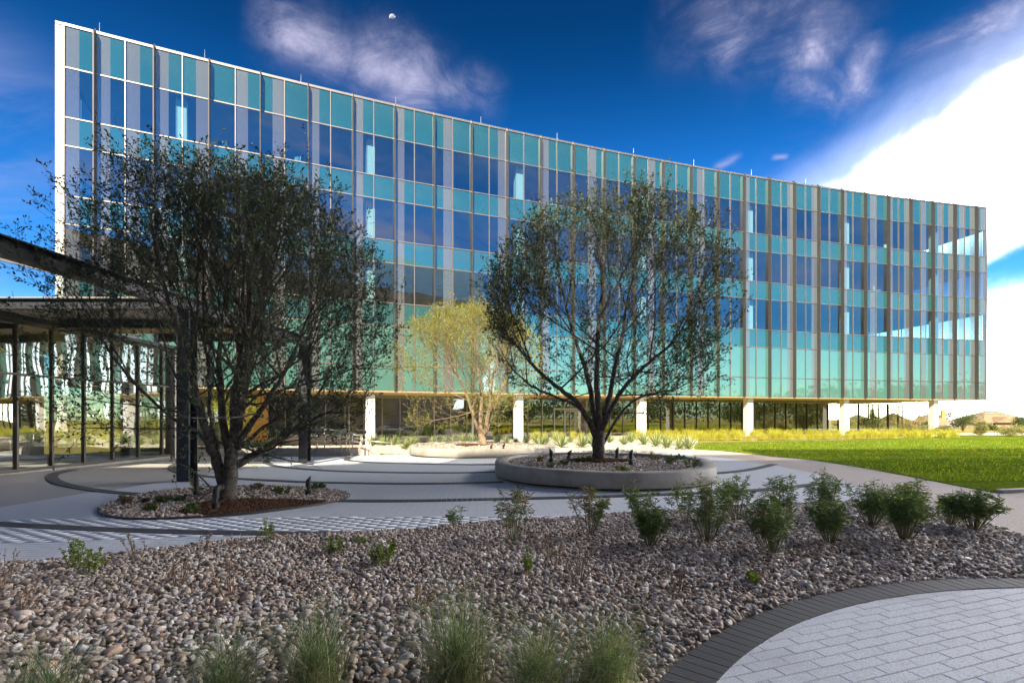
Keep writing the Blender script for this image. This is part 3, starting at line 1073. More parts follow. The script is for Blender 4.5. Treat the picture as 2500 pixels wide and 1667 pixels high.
# grey column just inside the glass and the cream column at the corner
for t, off, mt, w_ in ((px_t(362), -0.9, 'galv', 0.42), (px_t(424), 0.0, 'concwall', 0.46)):
    mb = MB()
    mb.bar(pl(t, off, -0.3), pl(t, off, zt_ + 0.1), w_, w_, up=(pdir.x, pdir.y, 0))
    mb.obj('column', M[mt], PAV)
# return wall of the pavilion towards the main building
c0 = pa + pdir * (ts[-1] + 0.35)
for k in range(3):
    d = Vector((-0.94, 0.33))
    q0 = c0 + d * (0.3 + k * 1.6)
    q1 = c0 + d * (0.3 + (k + 1) * 1.6 - 0.06)
    link('glass_pane', arr_mesh('glass_pane', [Vector((q0.x, q0.y, zb_ - 0.2)) - PO, Vector((q1.x, q1.y, zb_ - 0.2)) - PO, Vector((q1.x, q1.y, zt_)) - PO, Vector((q0.x, q0.y, zt_)) - PO], [(0, 1, 2, 3)], M['pavilion']), PAV)
# roof over the glass, and the glass upstand above it
mb = MB()
P = [pl(ts[0], 0.35, 0), pl(ts[-1] + 0.8, 0.35, 0), pl(ts[-1] + 0.8, -9.5, 0), pl(ts[0], -9.5, 0)]
mb.hexa([p + Vector((0, 0, zt_ + 0.06)) for p in P], [p + Vector((0, 0, zt_ + 0.20)) for p in P])
mb.obj('roof', M['steel'], PAV)
u0, u1 = Vector((-20.2, 8.0)), Vector((-16.9, 24.5))
ud = (u1 - u0)
for k in range(5):
    q0, q1 = u0 + ud * (k / 5), u0 + ud * ((k + 1) / 5 - 0.004)
    link('upper_pane', arr_mesh('upper_pane', [Vector((q0.x, q0.y, zt_ + 0.3)) - PO, Vector((q1.x, q1.y, zt_ + 0.3)) - PO, Vector((q1.x, q1.y, 7.2)) - PO, Vector((q0.x, q0.y, 7.2)) - PO], [(0, 1, 2, 3)], M['upperglass']), PAV)
mb = MB()
mb.bar(Vector((u0.x, u0.y, 7.24)) - PO, Vector((u1.x, u1.y, 7.24)) - PO, 0.08, 0.09)
mb.obj('upper_rail', M['fin'], PAV)

CAN = thing('steel_canopy', 'dark grey steel canopy frame on two posts reaching from the pavilion past the left tree', 'canopy', g(457, 1174) + (0.0,))
CO = Vector(CAN.location)
P1, P2 = g(457, 1174.6), g(744, 1127)
zc = 4.98
d12 = (Vector(P2) - Vector(P1)).normalized()
for p in (P1, P2):
    zg = Hg(*p)
    mb = MB()
    c = Vector((p[0], p[1], 0)) - CO
    dv = Vector((d12.x, d12.y, 0))
    nv = Vector((d12.y, -d12.x, 0))
    for s_ in (-1, 1):                            # flanges across, web along
        q = c + dv * (0.17 * s_)
        mb.bar(q + Vector((0, 0, zg)), q + Vector((0, 0, zc - 0.36)), 0.36, 0.028, up=(d12.x, d12.y, 0))
    mb.bar(c + Vector((0, 0, zg)), c + Vector((0, 0, zc - 0.36)), 0.02, 0.31, up=(d12.x, d12.y, 0))
    mb.box(c + Vector((0, 0, zg + 0.012)), (0.46, 0.46, 0.024), math.atan2(d12.y, d12.x))
    mb.obj('post', M['steel'], CAN)


def ibeam(mb, a, b, h, w):
    a, b = Vector(a), Vector(b)
    mb.bar(a, b, 0.03, h - 0.06)
    for s_ in (-1, 1):
        o_ = Vector((0, 0, s_ * (h / 2 - 0.015)))
        mb.bar(a + o_, b + o_, w, 0.03)


e0 = Vector(P1) - d12 * 11.5
e1 = Vector(P2) + d12 * 0.3
mb = MB()
ibeam(mb, Vector((e0.x, e0.y, zc - 0.18)) - CO, Vector((e1.x, e1.y, zc - 0.18)) - CO, 0.36, 0.30)
mb.obj('main_beam', M['steel'], CAN)
for k, dist in enumerate((0.0, 3.1, 6.1)):
    q = Vector(P1) + d12 * dist
    mb = MB()
    ibeam(mb, Vector((q.x - 0.02 - 0.16, q.y, zc - 0.17)) - CO, Vector((q.x - 7.6 + k * 1.1, q.y + 0.0, zc - 0.17)) - CO, 0.30, 0.22)
    mb.obj('cross_beam', M['steel'], CAN)
q0, q1 = Vector(P1) + d12 * 0.25, Vector(P2)
for k in range(4):
    a0_ = Vector(P1) + d12 * (0.2 + 1.5 * k)
    a1_ = a0_ + d12 * 1.46
    wx = lambda yy: pa.x + (yy - pa.y) * pdir.x / pdir.y - 0.2
    P = [(a0_.x - 0.5, a0_.y), (a1_.x - 0.5, a1_.y), (wx(a1_.y), a1_.y), (wx(a0_.y), a0_.y)]
    mb = MB()
    mb.hexa([Vector((x, y, zc - 0.005)) - CO for x, y in P], [Vector((x, y, zc + 0.07)) - CO for x, y in P])
    mb.obj('roof_panel', M['woodceiling'] if k >= 2 else M['concwall'], CAN)

# ------------------------------------------------------------------ the twin building that stands behind the camera and shades the courtyard
TW = thing('office_building', 'second glass office block behind the viewer, seen only mirrored in the curved facade', 'building', (-8, -12, 0))
TO = Vector(TW.location)
tx0, tx1, ty = -62.0, 38.0, -11.0


def tw(x):
    return ty + 0.06 * (x - 0) * (1 if x > 0 else 0.4)


for z0, z1, kind in ROWS:
    n = 34
    for k in range(n):
        xa, xb = tx0 + (tx1 - tx0) * k / n, tx0 + (tx1 - tx0) * (k + 1) / n - 0.06
        e = jr.normal(0, 0.012, 2)
        link('window_pane' if kind == 'w' else 'spandrel_panel',
             arr_mesh('twin_pane', [Vector((xa, tw(xa) + e[0], z0 + 0.03)) - TO, Vector((xa, tw(xa) - e[0], z1 - 0.03)) - TO, Vector((xb, tw(xb) + e[1], z1 - 0.03)) - TO, Vector((xb, tw(xb) - e[1], z0 + 0.03)) - TO],
                      [(0, 1, 2, 3)], M['twinwin'] if kind == 'w' else M['twinwall']), TW)
mb = MB()
mb.hexa([Vector(p) - TO for p in ((tx0, tw(tx0) - 0.05, 0), (tx1, tw(tx1) - 0.05, 0), (tx1, tw(tx1) - 20, 0), (tx0, tw(tx0) - 20, 0))],
        [Vector(p) - TO for p in ((tx0, tw(tx0) - 0.05, 22.75), (tx1, tw(tx1) - 0.05, 22.75), (tx1, tw(tx1) - 20, 22.75), (tx0, tw(tx0) - 20, 22.75))])
mb.obj('wall', M['lobby'], TW)
for xa_, xb_, kn in ((-9.0, 4.0, 7), (4.1, tx1 - 1, 12)):      # louvred screens round the roof plant
    for k in range(kn):
        zz = 23.1 + 0.5 * k
        mb = MB()
        mb.bar(Vector((xa_, tw(xa_) - 1.2, zz)) - TO, Vector((xb_, tw(xb_) - 1.2, zz)) - TO, 0.06, (0.40, 0.34, 0.42, 0.28)[k % 4])
        mb.obj('louvre', M['louvre'], TW)
# ------------------------------------------------------------------ ground, paving, beds
def far_ground():
    xs = np.concatenate([np.linspace(-1500, -90, 10), np.linspace(-70, 110, 46), np.linspace(140, 1500, 10)])
    ys = np.concatenate([np.linspace(-600, -30, 8), np.linspace(-20, 66, 30), np.linspace(75, 700, 26), np.linspace(900, 3000, 5)])
    V = [(x, y, Hg(x, y) - 0.06) for y in ys for x in xs]
    n = len(xs)
    Fc = [(j * n + i, j * n + i + 1, (j + 1) * n + i + 1, (j + 1) * n + i) for j in range(len(ys) - 1) for i in range(n - 1)]
    o = link('ground', arr_mesh('ground', V, Fc, M['drygrass'], smooth=True))
    o['kind'] = 'structure'


far_ground()

BED_EDGE = spline([g(-420, 1440), g(-200, 1411), g(0, 1391), g(320, 1363), g(595, 1329), g(808, 1318), g(1000, 1305), g(1100, 1294), g(1300, 1281), g(1472, 1267), g(1663, 1255),
                   g(1934, 1239), g(2100, 1236), g(2250, 1250), g(2380, 1280), g(2430, 1300), g(2500, 1323), g(2640, 1372), g(2820, 1440)], 5)
CIRC, R_OUT, R_IN = (5.0, -0.02), 5.18, 4.91
arc = [(CIRC[0] + R_OUT * math.cos(R(t)), CIRC[1] + R_OUT * math.sin(R(t))) for t in np.arange(35, 166, 4)]
BED = BED_EDGE + arc + [(-0.3, 1.0), (-3, 0.6), (-9, 0.6)]

AGG_LINE = [g(-300, 1293), g(0, 1239), g(211, 1204), g(257, 1199.5), g(438, 1170), g(581, 1147.6), g(643, 1138.7), g(655, 1114)]
WALL_L = [g(655, 1114), g(730, 1114.5), g(810, 1114), g(900, 1112)]
GRAV_FRONT = [g(900, 1111), g(1000, 1110), g(1180, 1108), g(1360, 1107), g(1500, 1107), g(1600, 1106), g(1690, 1105)]
LAWN_EDGE = spline([g(1640, 1085), g(1689, 1096), g(1765, 1101.5), g(1857, 1111.7), g(1985, 1124.5), g(2100, 1142), g(2214, 1163), g(2383, 1196), g(2441, 1203.5), g(2500, 1201), g(2650, 1205)], 5)
PATH_LINE = [g(1690, 1112), g(1760, 1117), g(1893, 1137), g(1985, 1155), g(2061, 1177), g(2150, 1210), g(2240, 1249)]

# exposed-aggregate floor under everything near, then the paved field, then the tan path
left_back = [PV[0], PV[1], PV[2], PV[3], g(440, 1117), g(520, 1113), g(600, 1113)]
sheet('courtyard_pavement', [(-16, 0.6), (-22, 6), (-17, 15)] + left_back + WALL_L + GRAV_FRONT + LAWN_EDGE + [(24, 8), (22, -9), (-16, -9)], 0.0, M['aggregate'], 3.0)
sheet('path', [g(1690, 1105)] + LAWN_EDGE[3:] + [(24, 6), (20, 1), (11, 1)] + list(reversed(BED_EDGE[-26:])) + list(reversed(PATH_LINE)), 0.014, M['path'], 3.0)
PAVE = AGG_LINE[:-1] + [WALL_L[0]] + WALL_L[1:] + GRAV_FRONT + PATH_LINE + [p for p in reversed(BED_EDGE) if p[0] < 7.0]
plaza = sheet('paved_plaza', PAVE, 0.0112, M['plazajoint'], 3.0)

# dark bands that sweep across the plaza (given by their middle lines)
BANDS = [
    [g(-330, 1262), g(0, 1282), g(265, 1295), g(530, 1303), g(800, 1305), g(960, 1301), g(1080, 1294)],
    [g(182, 1147), g(135, 1157), g(129, 1170), g(160, 1184), g(250, 1200), g(330, 1207), g(408, 1212), g(560, 1219), g(830, 1223.5), g(1000, 1224), g(1154, 1221), g(1430, 1215), g(1610, 1209), g(1755, 1203), g(1883, 1195), g(2030, 1179)],
    [g(445, 1128.5), g(422, 1138), g(428, 1150), g(487, 1161.5), g(560, 1168), g(730, 1177), g(950, 1181.5), g(1100, 1181), g(1215, 1178), g(1400, 1174), g(1600, 1166), g(1750, 1156), g(1832, 1147), g(1890, 1134)],
    [g(692, 1116), g(660, 1121), g(650, 1129), g(668, 1137), g(720, 1144), g(832, 1151), g(950, 1154), g(1100, 1155), g(1210, 1153), g(1380, 1150), g(1560, 1143)],
    [g(862, 1117), g(848, 1120), g(850, 1124), g(880, 1127.5), g(934, 1130.6), g(1100, 1134.5), g(1210, 1134.7), g(1380, 1134), g(1560, 1130), g(1660, 1123), g(1694, 1117)],
]


def resample(pts, step):
    P = np.array(pts)
    d = np.r_[0, np.cumsum(np.hypot(*np.diff(P, axis=0).T))]
    n = max(2, int(d[-1] / step))
    t = np.linspace(0, d[-1], n + 1)
    return np.c_[np.interp(t, d, P[:, 0]), np.interp(t, d, P[:, 1])]


bm_ = MB()
under = MB()
for ln in BANDS:
    P = resample(spline(ln, 10), 0.105)
    T_ = np.gradient(P, axis=0)
    T_ /= np.linalg.norm(T_, axis=1)[:, None]
    N_ = np.c_[-T_[:, 1], T_[:, 0]]
    w = 0.135
    for k in range(len(P) - 1):
        a, b = P[k] + T_[k] * 0.003, P[k + 1] - T_[k + 1] * 0.003
        q = [a - N_[k] * w, a + N_[k] * w, b + N_[k + 1] * w, b - N_[k + 1] * w]
        hz = [Hg(*c) for c in q]
        up = 0.0255 + random.uniform(-0.001, 0.001)
        top = [(c[0], c[1], h + up) for c, h in zip(q, hz)]
        lo = [(c[0], c[1], h + 0.004) for c, h in zip(q, hz)]
        n0 = len(bm_.v)
        # keep the winding upward
        ar = (q[1][0] - q[0][0]) * (q[2][1] - q[0][1]) - (q[1][1] - q[0][1]) * (q[2][0] - q[0][0])
        if ar < 0:
            top, lo = top[::-1], lo[::-1]
        bm_.add(lo + top, [(4, 5, 6, 7), (0, 1, 5, 4), (1, 2, 6, 5), (2, 3, 7, 6), (3, 0, 4, 7)])
bm_.obj('band_pavers', M['bandpavers'], plaza, kind='stuff')

# light pavers of the plaza: running bond; the nearest are single objects, the rest one part
PL, PW = 0.314, 0.1045
TREE1_BED = spline([gd(224, 1178), gd(250, 1160), gd(330, 1138), gd(440, 1124), gd(560, 1119), gd(680, 1121), gd(770, 1129), gd(803, 1139), gd(770, 1154), gd(690, 1168), gd(560, 1184), gd(430, 1193), gd(320, 1196), gd(250, 1190)], 6, True)
P2C, P3C = (2.33, 13.55), (-1.2, 24.6)


def paver_mesh(l, w, h, mat, ch=0.004):
    mb = MB()
    x, y = l / 2 - 0.002, w / 2 - 0.002
    lo = [(-x, -y, -h), (x, -y, -h), (x, y, -h), (-x, y, -h)]
    mid = [(a, b, -ch) for a, b, _ in lo]
    top = [(a * (1 - ch / x), b * (1 - ch / y), 0) for a, b, _ in lo]
    fs = [(8, 9, 10, 11)]
    for k in range(4):
        k2 = (k + 1) % 4
        fs += [(k, k2, 4 + k2, 4 + k), (4 + k, 4 + k2, 8 + k2, 8 + k)]
    mb.add(lo + mid + top, fs)
    return mb.mesh('paver', mat)


pav_me = paver_mesh(PL, PW, 0.012, M['paver'])


def bond(poly_test, ang, org, xr, yr, l=PL, w=PW):
    c, s = math.cos(ang), math.sin(ang)
    j = np.arange(int(yr[0] / w), int(yr[1] / w))
    i = np.arange(int(xr[0] / l) - 1, int(xr[1] / l) + 1)
    I, J = np.meshgrid(i, j)
    u = (I + 0.5 * (J % 2)) * l
    v = J * w
    X = org[0] + u * c - v * s
    Y = org[1] + u * s + v * c
    ok = poly_test(X, Y)
    return X[ok], Y[ok]


def in_plaza(X, Y):
    return pip(X, Y, PAVE) & (Y < 17.5) & (X / np.maximum(Y, .1) > -1.15) & ~pip(X, Y, TREE1_BED) & (((X - P2C[0]) / 2.6) ** 2 + ((Y - P2C[1]) / 2.0) ** 2 > 1)


PANG = R(3.0)
X, Y = bond(in_plaza, PANG, (0, 10.0), (-22, 22), (-6, 9))
order = np.argsort(Y + 0.15 * np.abs(X))
near, rest = order[:165], np.array([k for k in order[165:] if Y[k] < 8.6])
for k in near:
    o = link('paver', pav_me, plaza)
    o.location = (X[k], Y[k], Hg(X[k], Y[k]) + 0.0195 + random.uniform(-0.0004, 0.0004))
    o.rotation_euler = (0, 0, PANG + random.uniform(-0.006, 0.006))
xr_, yr_ = X[rest], Y[rest]
hx, hy = PL / 2 - 0.0022, PW / 2 - 0.0022
ca, sa = math.cos(PANG), math.sin(PANG)
nn = len(xr_)
base = np.array([(-hx, -hy), (hx, -hy), (hx, hy), (-hx, hy)])
rot = base @ np.array([[ca, sa], [-sa, ca]])
V = np.zeros((nn, 8, 3))
hz = np.array([Hg(a, b) for a, b in zip(xr_, yr_)]) + rng.uniform(-0.0003, 0.0003, nn)
V[:, :4, 0] = xr_[:, None] + rot[None, :, 0]
V[:, :4, 1] = yr_[:, None] + rot[None, :, 1]
V[:, :4, 2] = hz[:, None] + 0.0195
V[:, 4:, :2] = V[:, :4, :2]
V[:, 4:, 2] = hz[:, None] + 0.0105
fb = np.array([(0, 1, 2, 3), (4, 5, 1, 0), (5, 6, 2, 1), (6, 7, 3, 2), (7, 4, 0, 3)])
Fc = (fb[None] + (np.arange(nn) * 8)[:, None, None]).reshape(-1, 4)
link('pavers', arr_mesh('pavers', V.reshape(-1, 3), Fc, M['pavers']), plaza)['kind'] = 'stuff'
# far part of the plaza, where single pavers can no longer be told apart
mf, T, P, O = newmat('far_pavers')
pos = T.new('ShaderNodeNewGeometry').outputs['Position']
mp = T.new('ShaderNodeMapping', {0: pos, 'Rotation': (0, 0, -PANG)})
bt = T.new('ShaderNodeTexBrick', {'Vector': mp, 'Color1': (0.66, 0.68, 0.72, 1), 'Color2': (0.62, 0.64, 0.68, 1), 'Mortar': (0.30, 0.30, 0.31, 1), 'Scale': 1.0, 'Mortar Size': 0.004, 'Brick Width': PL, 'Row Height': PW})
T.put(P.inputs['Base Color'], T.mixc(T.math('MULTIPLY', T.noise(pos, 60, 3, 0.6), 0.5), bt.outputs[0], (0.45, 0.46, 0.48)))
plaza.data.materials[0] = mf
P.inputs['Roughness'].default_value = 0.8
FARP = [(x, y) for x, y in PAVE if y > 17.3]
xs_ = [p[0] for p in FARP]
sheet('far_paving', [p for p in ([(-10.2, 17.35)] + [g(581, 1147.6), g(643, 1138.7)] + WALL_L + GRAV_FRONT + PATH_LINE[:3] + [(10.8, 17.35)])], 0.0125, mf, 3.0, parent=plaza, kind=None)

# paved circle at the lower right: single pavers inside, radial charcoal pavers round it
circ = sheet('paved_circle', [(CIRC[0] + R_OUT * math.cos(t), CIRC[1] + R_OUT * math.sin(t)) for t in np.linspace(0, 2 * math.pi, 90, endpoint=False)], 0.010, M['joint'], 2.5)


def in_circ(X, Y):
    return ((X - CIRC[0]) ** 2 + (Y - CIRC[1]) ** 2 < (R_IN + 0.15) ** 2)


CANG = R(19.6)
off = (2.28, 3.6)
X, Y = bond(in_circ, CANG, off, (-9, 9), (-9, 4))
seen = (Y > 2.6) & (X < Y * 1.35 + 0.5)
ks = np.nonzero(seen)[0]
for k in ks:
    o = link('paver', pav_me, circ)
    o.location = (X[k], Y[k], Hg(X[k], Y[k]) + 0.0235 + random.uniform(-0.0015, 0.0015))
    o.rotation_euler = (0, 0, CANG + random.uniform(-0.006, 0.006))
nn_seen = len(ks)
mb = MB()
for k in np.nonzero(~seen)[0]:
    mb.box((X[k], Y[k], 0.015), (PL - 0.005, PW - 0.005, 0.016), CANG)
mb.obj('pavers', M['pavers'], circ, kind='stuff')
nseg = int(2 * math.pi * (R_OUT + R_IN) / 2 / 0.105)
dt = 2 * math.pi / nseg
mb = MB()
rm = (R_OUT + R_IN) / 2
hl = (R_OUT - R_IN) / 2 + 0.005
g_ = 0.0022
mb.add([(x, y, z) for z, e in ((-0.02, 0), (-0.004, 0), (0, 0.003)) for x, y in ((-hl + e, -(R_IN * dt / 2 - g_ - e)), (hl - e, -(R_OUT * dt / 2 - g_ - e)), (hl - e, R_OUT * dt / 2 - g_ - e), (-hl + e, R_IN * dt / 2 - g_ - e))],
       [(8, 9, 10, 11)] + [f for k in range(4) for f in ((k, (k + 1) % 4, 4 + (k + 1) % 4, 4 + k), (4 + k, 4 + (k + 1) % 4, 8 + (k + 1) % 4, 8 + k))])
ring_me = mb.mesh('band_paver', M['bandpaver'])
rest_ring = MB()
for k in range(nseg):
    t = k * dt
    x, y = CIRC[0] + rm * math.cos(t), CIRC[1] + rm * math.sin(t)
    if y > 2.7:
        o = link('band_paver', ring_me, circ)
        o.location = (x, y, Hg(x, y) + 0.031 + random.uniform(-0.001, 0.001))
        o.rotation_euler = (0, 0, t)
    else:
        rest_ring.box((x, y, 0.02), (hl * 2, 0.1, 0.02), t)
rest_ring.obj('band_pavers', M['bandpavers'], circ, kind='stuff')

# ---- river-rock bed in front
def mound(x, y):
    """Gentle swell of the rock bed."""
    d = min(math.hypot(x - CIRC[0], y - CIRC[1]) - R_OUT, 1.2)
    return Hg(x, y) + 0.02 + 0.05 * max(d, 0) + 0.012 * math.sin(x * 2.1 + y) * math.cos(y * 1.7)


bed = sheet('rock_bed', BED, 0.0, M['soil'], 0.7, hf=lambda x, y: Hg(x, y) + 0.026)
mb = MB()
E2 = BED_EDGE
for a, b in zip(E2[:-1], E2[1:]):
    mb.bar((a[0], a[1], Hg(*a) + 0.02), (b[0], b[1], Hg(*b) + 0.02), 0.022, 0.09)
mb.obj('steel_edging', M['edging'], bed)


def ico(sub):
    import bmesh
    b = bmesh.new()
    bmesh.ops.create_icosphere(b, subdivisions=sub, radius=1.0)
    V = np.array([v.co[:] for v in b.verts])
    Fc = np.array([[v.index for v in f.verts] for f in b.faces])
    b.free()
    return V, Fc


ICO1, ICO2 = ico(1), ico(2)
OCTV = np.array([(1, 0, 0), (-1, 0, 0), (0, 1, 0), (0, -1, 0), (0, 0, 1), (0, 0, -1)], float)
OCTF = np.array([(0, 2, 4), (2, 1, 4), (1, 3, 4), (3, 0, 4), (2, 0, 5), (1, 2, 5), (3, 1, 5), (0, 3, 5)])


def blobs(name, XYZ, size, base, mat, flat=(1.0, 0.72, 0.5), var=0.28, tilt=0.45, bumpy=0.12, seed=0):
    """Many loose stones as one mesh."""
    r = np.random.default_rng(seed)
    V0, F0 = base
    n, m = len(XYZ), len(V0)
    sc = size[:, None] * np.array(flat)[None] * (1 + r.uniform(-var, var, (n, 3)))
    V = V0[None] * (1 + r.normal(0, bumpy, (n, m, 1))) * sc[:, None, :]
    ang = r.uniform(0, 2 * math.pi, n)
    tx, ty_ = r.normal(0, tilt, n), r.normal(0, tilt, n)
    cx_, sx_ = np.cos(tx)[:, None], np.sin(tx)[:, None]
    y, z = V[..., 1] * cx_ - V[..., 2] * sx_, V[..., 1] * sx_ + V[..., 2] * cx_
    x = V[..., 0]
    cy_, sy_ = np.cos(ty_)[:, None], np.sin(ty_)[:, None]
    x, z = x * cy_ + z * sy_, -x * sy_ + z * cy_
    ca_, sa_ = np.cos(ang)[:, None], np.sin(ang)[:, None]
    X = x * ca_ - y * sa_ + XYZ[:, 0:1]
    Y = x * sa_ + y * ca_ + XYZ[:, 1:2]
    Z = z + XYZ[:, 2:3]
    V = np.stack([X, Y, Z], -1).reshape(-1, 3)
    Fc = (F0[None] + (np.arange(n) * m)[:, None, None]).reshape(-1, F0.shape[1])
    return arr_mesh(name, V, Fc, mat, smooth=True)


def scatter_hex(poly, step, jitter, test=None, seed=1):
    r = np.random.default_rng(seed)
    xs = [p[0] for p in poly]
    ys = [p[1] for p in poly]
    gx = np.arange(min(xs), max(xs), step)
    gy = np.arange(min(ys), max(ys), step * 0.87)
    X, Y = np.meshgrid(gx, gy)
    X = X + (np.arange(len(gy)) % 2)[:, None] * step / 2
    X = X.ravel() + r.normal(0, jitter * step, X.size)
    Y = Y.ravel() + r.normal(0, jitter * step, Y.size)
    ok = pip(X, Y, poly)
    if test is not None:
        ok &= test(X, Y)
    return X[ok], Y[ok]


def vis(X, Y):
    return (Y > 2.6) & (np.abs(X) < Y * 1.06 + 0.5) & ((X - CIRC[0]) ** 2 + (Y - CIRC[1]) ** 2 > (R_OUT + 0.015) ** 2)


ROCKP = []
X, Y = scatter_hex(BED, 0.0395, 0.24, vis, 5)
r_ = np.random.default_rng(11)
sz = np.clip(r_.lognormal(math.log(0.0235), 0.34, len(X)), 0.011, 0.056)
print('rocks', len(X))
Zr = np.array([mound(a, b) for a, b in zip(X, Y)]) + r_.uniform(0.0, 0.014, len(X)) + sz * 0.15
# thin out along the border so that no stone lies on the paving
bd = np.array(BED_EDGE)
order = np.argsort(-(sz / Y ** 1.0))
Pn = np.c_[X, Y, Zr]
single, many = order[:285], order[285:]
nearm = many[Y[many] < 4.6]
farm = many[Y[many] >= 4.6]
link('river_rocks', blobs('river_rocks', Pn[nearm], sz[nearm], ICO2, M['rocks'], seed=1, bumpy=0.035), bed)['kind'] = 'stuff'
link('river_rocks', blobs('river_rocks', Pn[farm], sz[farm] * 1.05, ICO1, M['rocks'], seed=2, bumpy=0.06), bed)['kind'] = 'stuff'
rock_me = [blobs('rock', np.zeros((1, 3)), np.array([1.0]), ICO2, M['rock'], seed=20 + k, bumpy=0.035, tilt=0.25) for k in range(10)]
for n_, k in enumerate(single):
    o = link('rock', rock_me[n_ % 10], bed)
    o.location = Pn[k]
    o.scale = (sz[k],) * 3
    o.rotation_euler = (random.uniform(-.4, .4), random.uniform(-.4, .4), random.uniform(0, 6.3))

# dead leaves and bark crumbs caught between the stones
X, Y = scatter_hex(BED, 0.105, 0.45, vis, 15)
pn_ = np.array([mnoise.noise(Vector((a * 0.55, b * 0.8, 3.1))) for a, b in zip(X, Y)])
ok = pn_ + r_.normal(0, 0.18, len(X)) > 0.06
X, Y = X[ok], Y[ok]
Z = np.array([mound(a, b) for a, b in zip(X, Y)]) + r_.uniform(0.012, 0.034, len(X))
link('leaf_litter', blobs('leaf_litter', np.c_[X, Y, Z], r_.uniform(0.010, 0.026, len(X)), (OCTV, OCTF), M['mulch'], flat=(1, 0.45, 0.12), tilt=0.5, seed=16, bumpy=0.1), bed)['kind'] = 'stuff'

# ---- round bed of the left tree, level with the paving
bed1 = sheet('tree_bed', TREE1_BED, 0.0255, M['soil'], 0.8)
mb = MB()
for a, b in zip(TREE1_BED, TREE1_BED[1:] + TREE1_BED[:1]):
    mb.bar((a[0], a[1], Hg(*a) + 0.03), (b[0], b[1], Hg(*b) + 0.03), 0.02, 0.05)
mb.obj('steel_edging', M['edging'], bed1)
T1 = gd(522, 1152)
T1 = (T1[0], T1[1])


def mulch_test(cx, cy, rx, ry):
    def f(X, Y):
        ang = np.arctan2(Y - cy, X - cx)
        return ((X - cx) / rx) ** 2 + ((Y - cy) / ry) ** 2 < (1 + 0.10 * np.sin(3 * ang + 1) + 0.05 * np.sin(7 * ang)) ** 2
    return f


mt1 = mulch_test(-4.95, 9.62, 1.3, 0.86)


def scatter_bed(parent, poly, hf, mt, step, seed, size, far=True, base=ICO1):
    X, Y = scatter_hex(poly, step, 0.24, None, seed)
    mk = mt(X, Y)
    r = np.random.default_rng(seed)
    s = np.clip(r.lognormal(math.log(size), 0.28, len(X)), size * .5, size * 2)
    Z = np.array([hf(a, b) for a, b in zip(X, Y)]) + r.uniform(0.0, 0.02, len(X)) + s * 0.15
    Pn = np.c_[X, Y, Z]
    k = ~mk
    link('river_rocks', blobs('river_rocks', Pn[k], s[k], base, M['rocks'], seed=seed, bumpy=0.06), parent)['kind'] = 'stuff'
    X, Y = scatter_hex(poly, 0.026, 0.35, mt, seed + 1)
    Z = np.array([hf(a, b) for a, b in zip(X, Y)]) + r.uniform(0.012, 0.045, len(X))
    s = r.uniform(0.018, 0.042, len(X))
    link('bark_mulch', blobs('bark_mulch', np.c_[X, Y, Z], s, (OCTV, OCTF), M['mulch'], flat=(1, 0.33, 0.2), tilt=0.35, seed=seed + 2, bumpy=0.1), parent)['kind'] = 'stuff'


scatter_bed(bed1, TREE1_BED, lambda x, y: Hg(x, y) + 0.035, mt1, 0.062, 31, 0.034)

# ---- raised concrete planters
def planter(name, label, c, pts, hgt, soil_h, wall=0.36, ground=None):
    """Leaf-shaped cast planter with a broad rim, a recessed plinth and a fill of stones."""
    out = spline(pts, 8, True)
    zg = min(Hg(*p) for p in out)
    t = thing(name, label, 'planter', (c[0], c[1], zg))

    def shrink(poly, w):
        P = np.array(poly)
        n = len(P)
        T_ = np.roll(P, -1, 0) - np.roll(P, 1, 0)
        T_ /= np.linalg.norm(T_, axis=1)[:, None]
        N_ = np.c_[-T_[:, 1], T_[:, 0]]
        ar = 0.5 * np.sum(P[:, 0] * np.roll(P[:, 1], -1) - np.roll(P[:, 0], -1) * P[:, 1])
        return P + N_ * w * (1 if ar > 0 else -1)
    P0 = np.array(out)

    def ring(prof, nm, mat):
        n = len(P0)
        rows = [(shrink(out, w) - np.array(c), z_) for w, z_ in prof]
        V = [(p[0], p[1], z_) for P, z_ in rows for p in P]
        m = len(rows)
        ar = 0.5 * np.sum(P0[:, 0] * np.roll(P0[:, 1], -1) - np.roll(P0[:, 0], -1) * P0[:, 1])
        Fc = []
        for j in range(m - 1):
            for i in range(n):
                f = (j * n + i, j * n + (i + 1) % n, (j + 1) * n + (i + 1) % n, (j + 1) * n + i)
                Fc.append(f if ar > 0 else f[::-1])
        return link(nm, arr_mesh(nm, V, Fc, mat), t)
    ring([(0.02, 0.125), (0.0, 0.14), (0.0, hgt - 0.018), (0.018, hgt), (wall - 0.018, hgt), (wall, hgt - 0.018), (wall, soil_h - 0.15)], 'rim', M['concrete'])
    ring([(0.13, 0.13), (0.13, 0.07)], 'shadow_gap', M['soil'])  # recess face coloured dark to stand for the shade inside it
    ring([(0.14, 0.075), (0.05, 0.07), (0.045, 0.06), (0.045, -0.06)], 'plinth', M['concrete'])
    inner = [tuple(p) for p in shrink(out, wall - 0.01)]
    return t, inner, zg


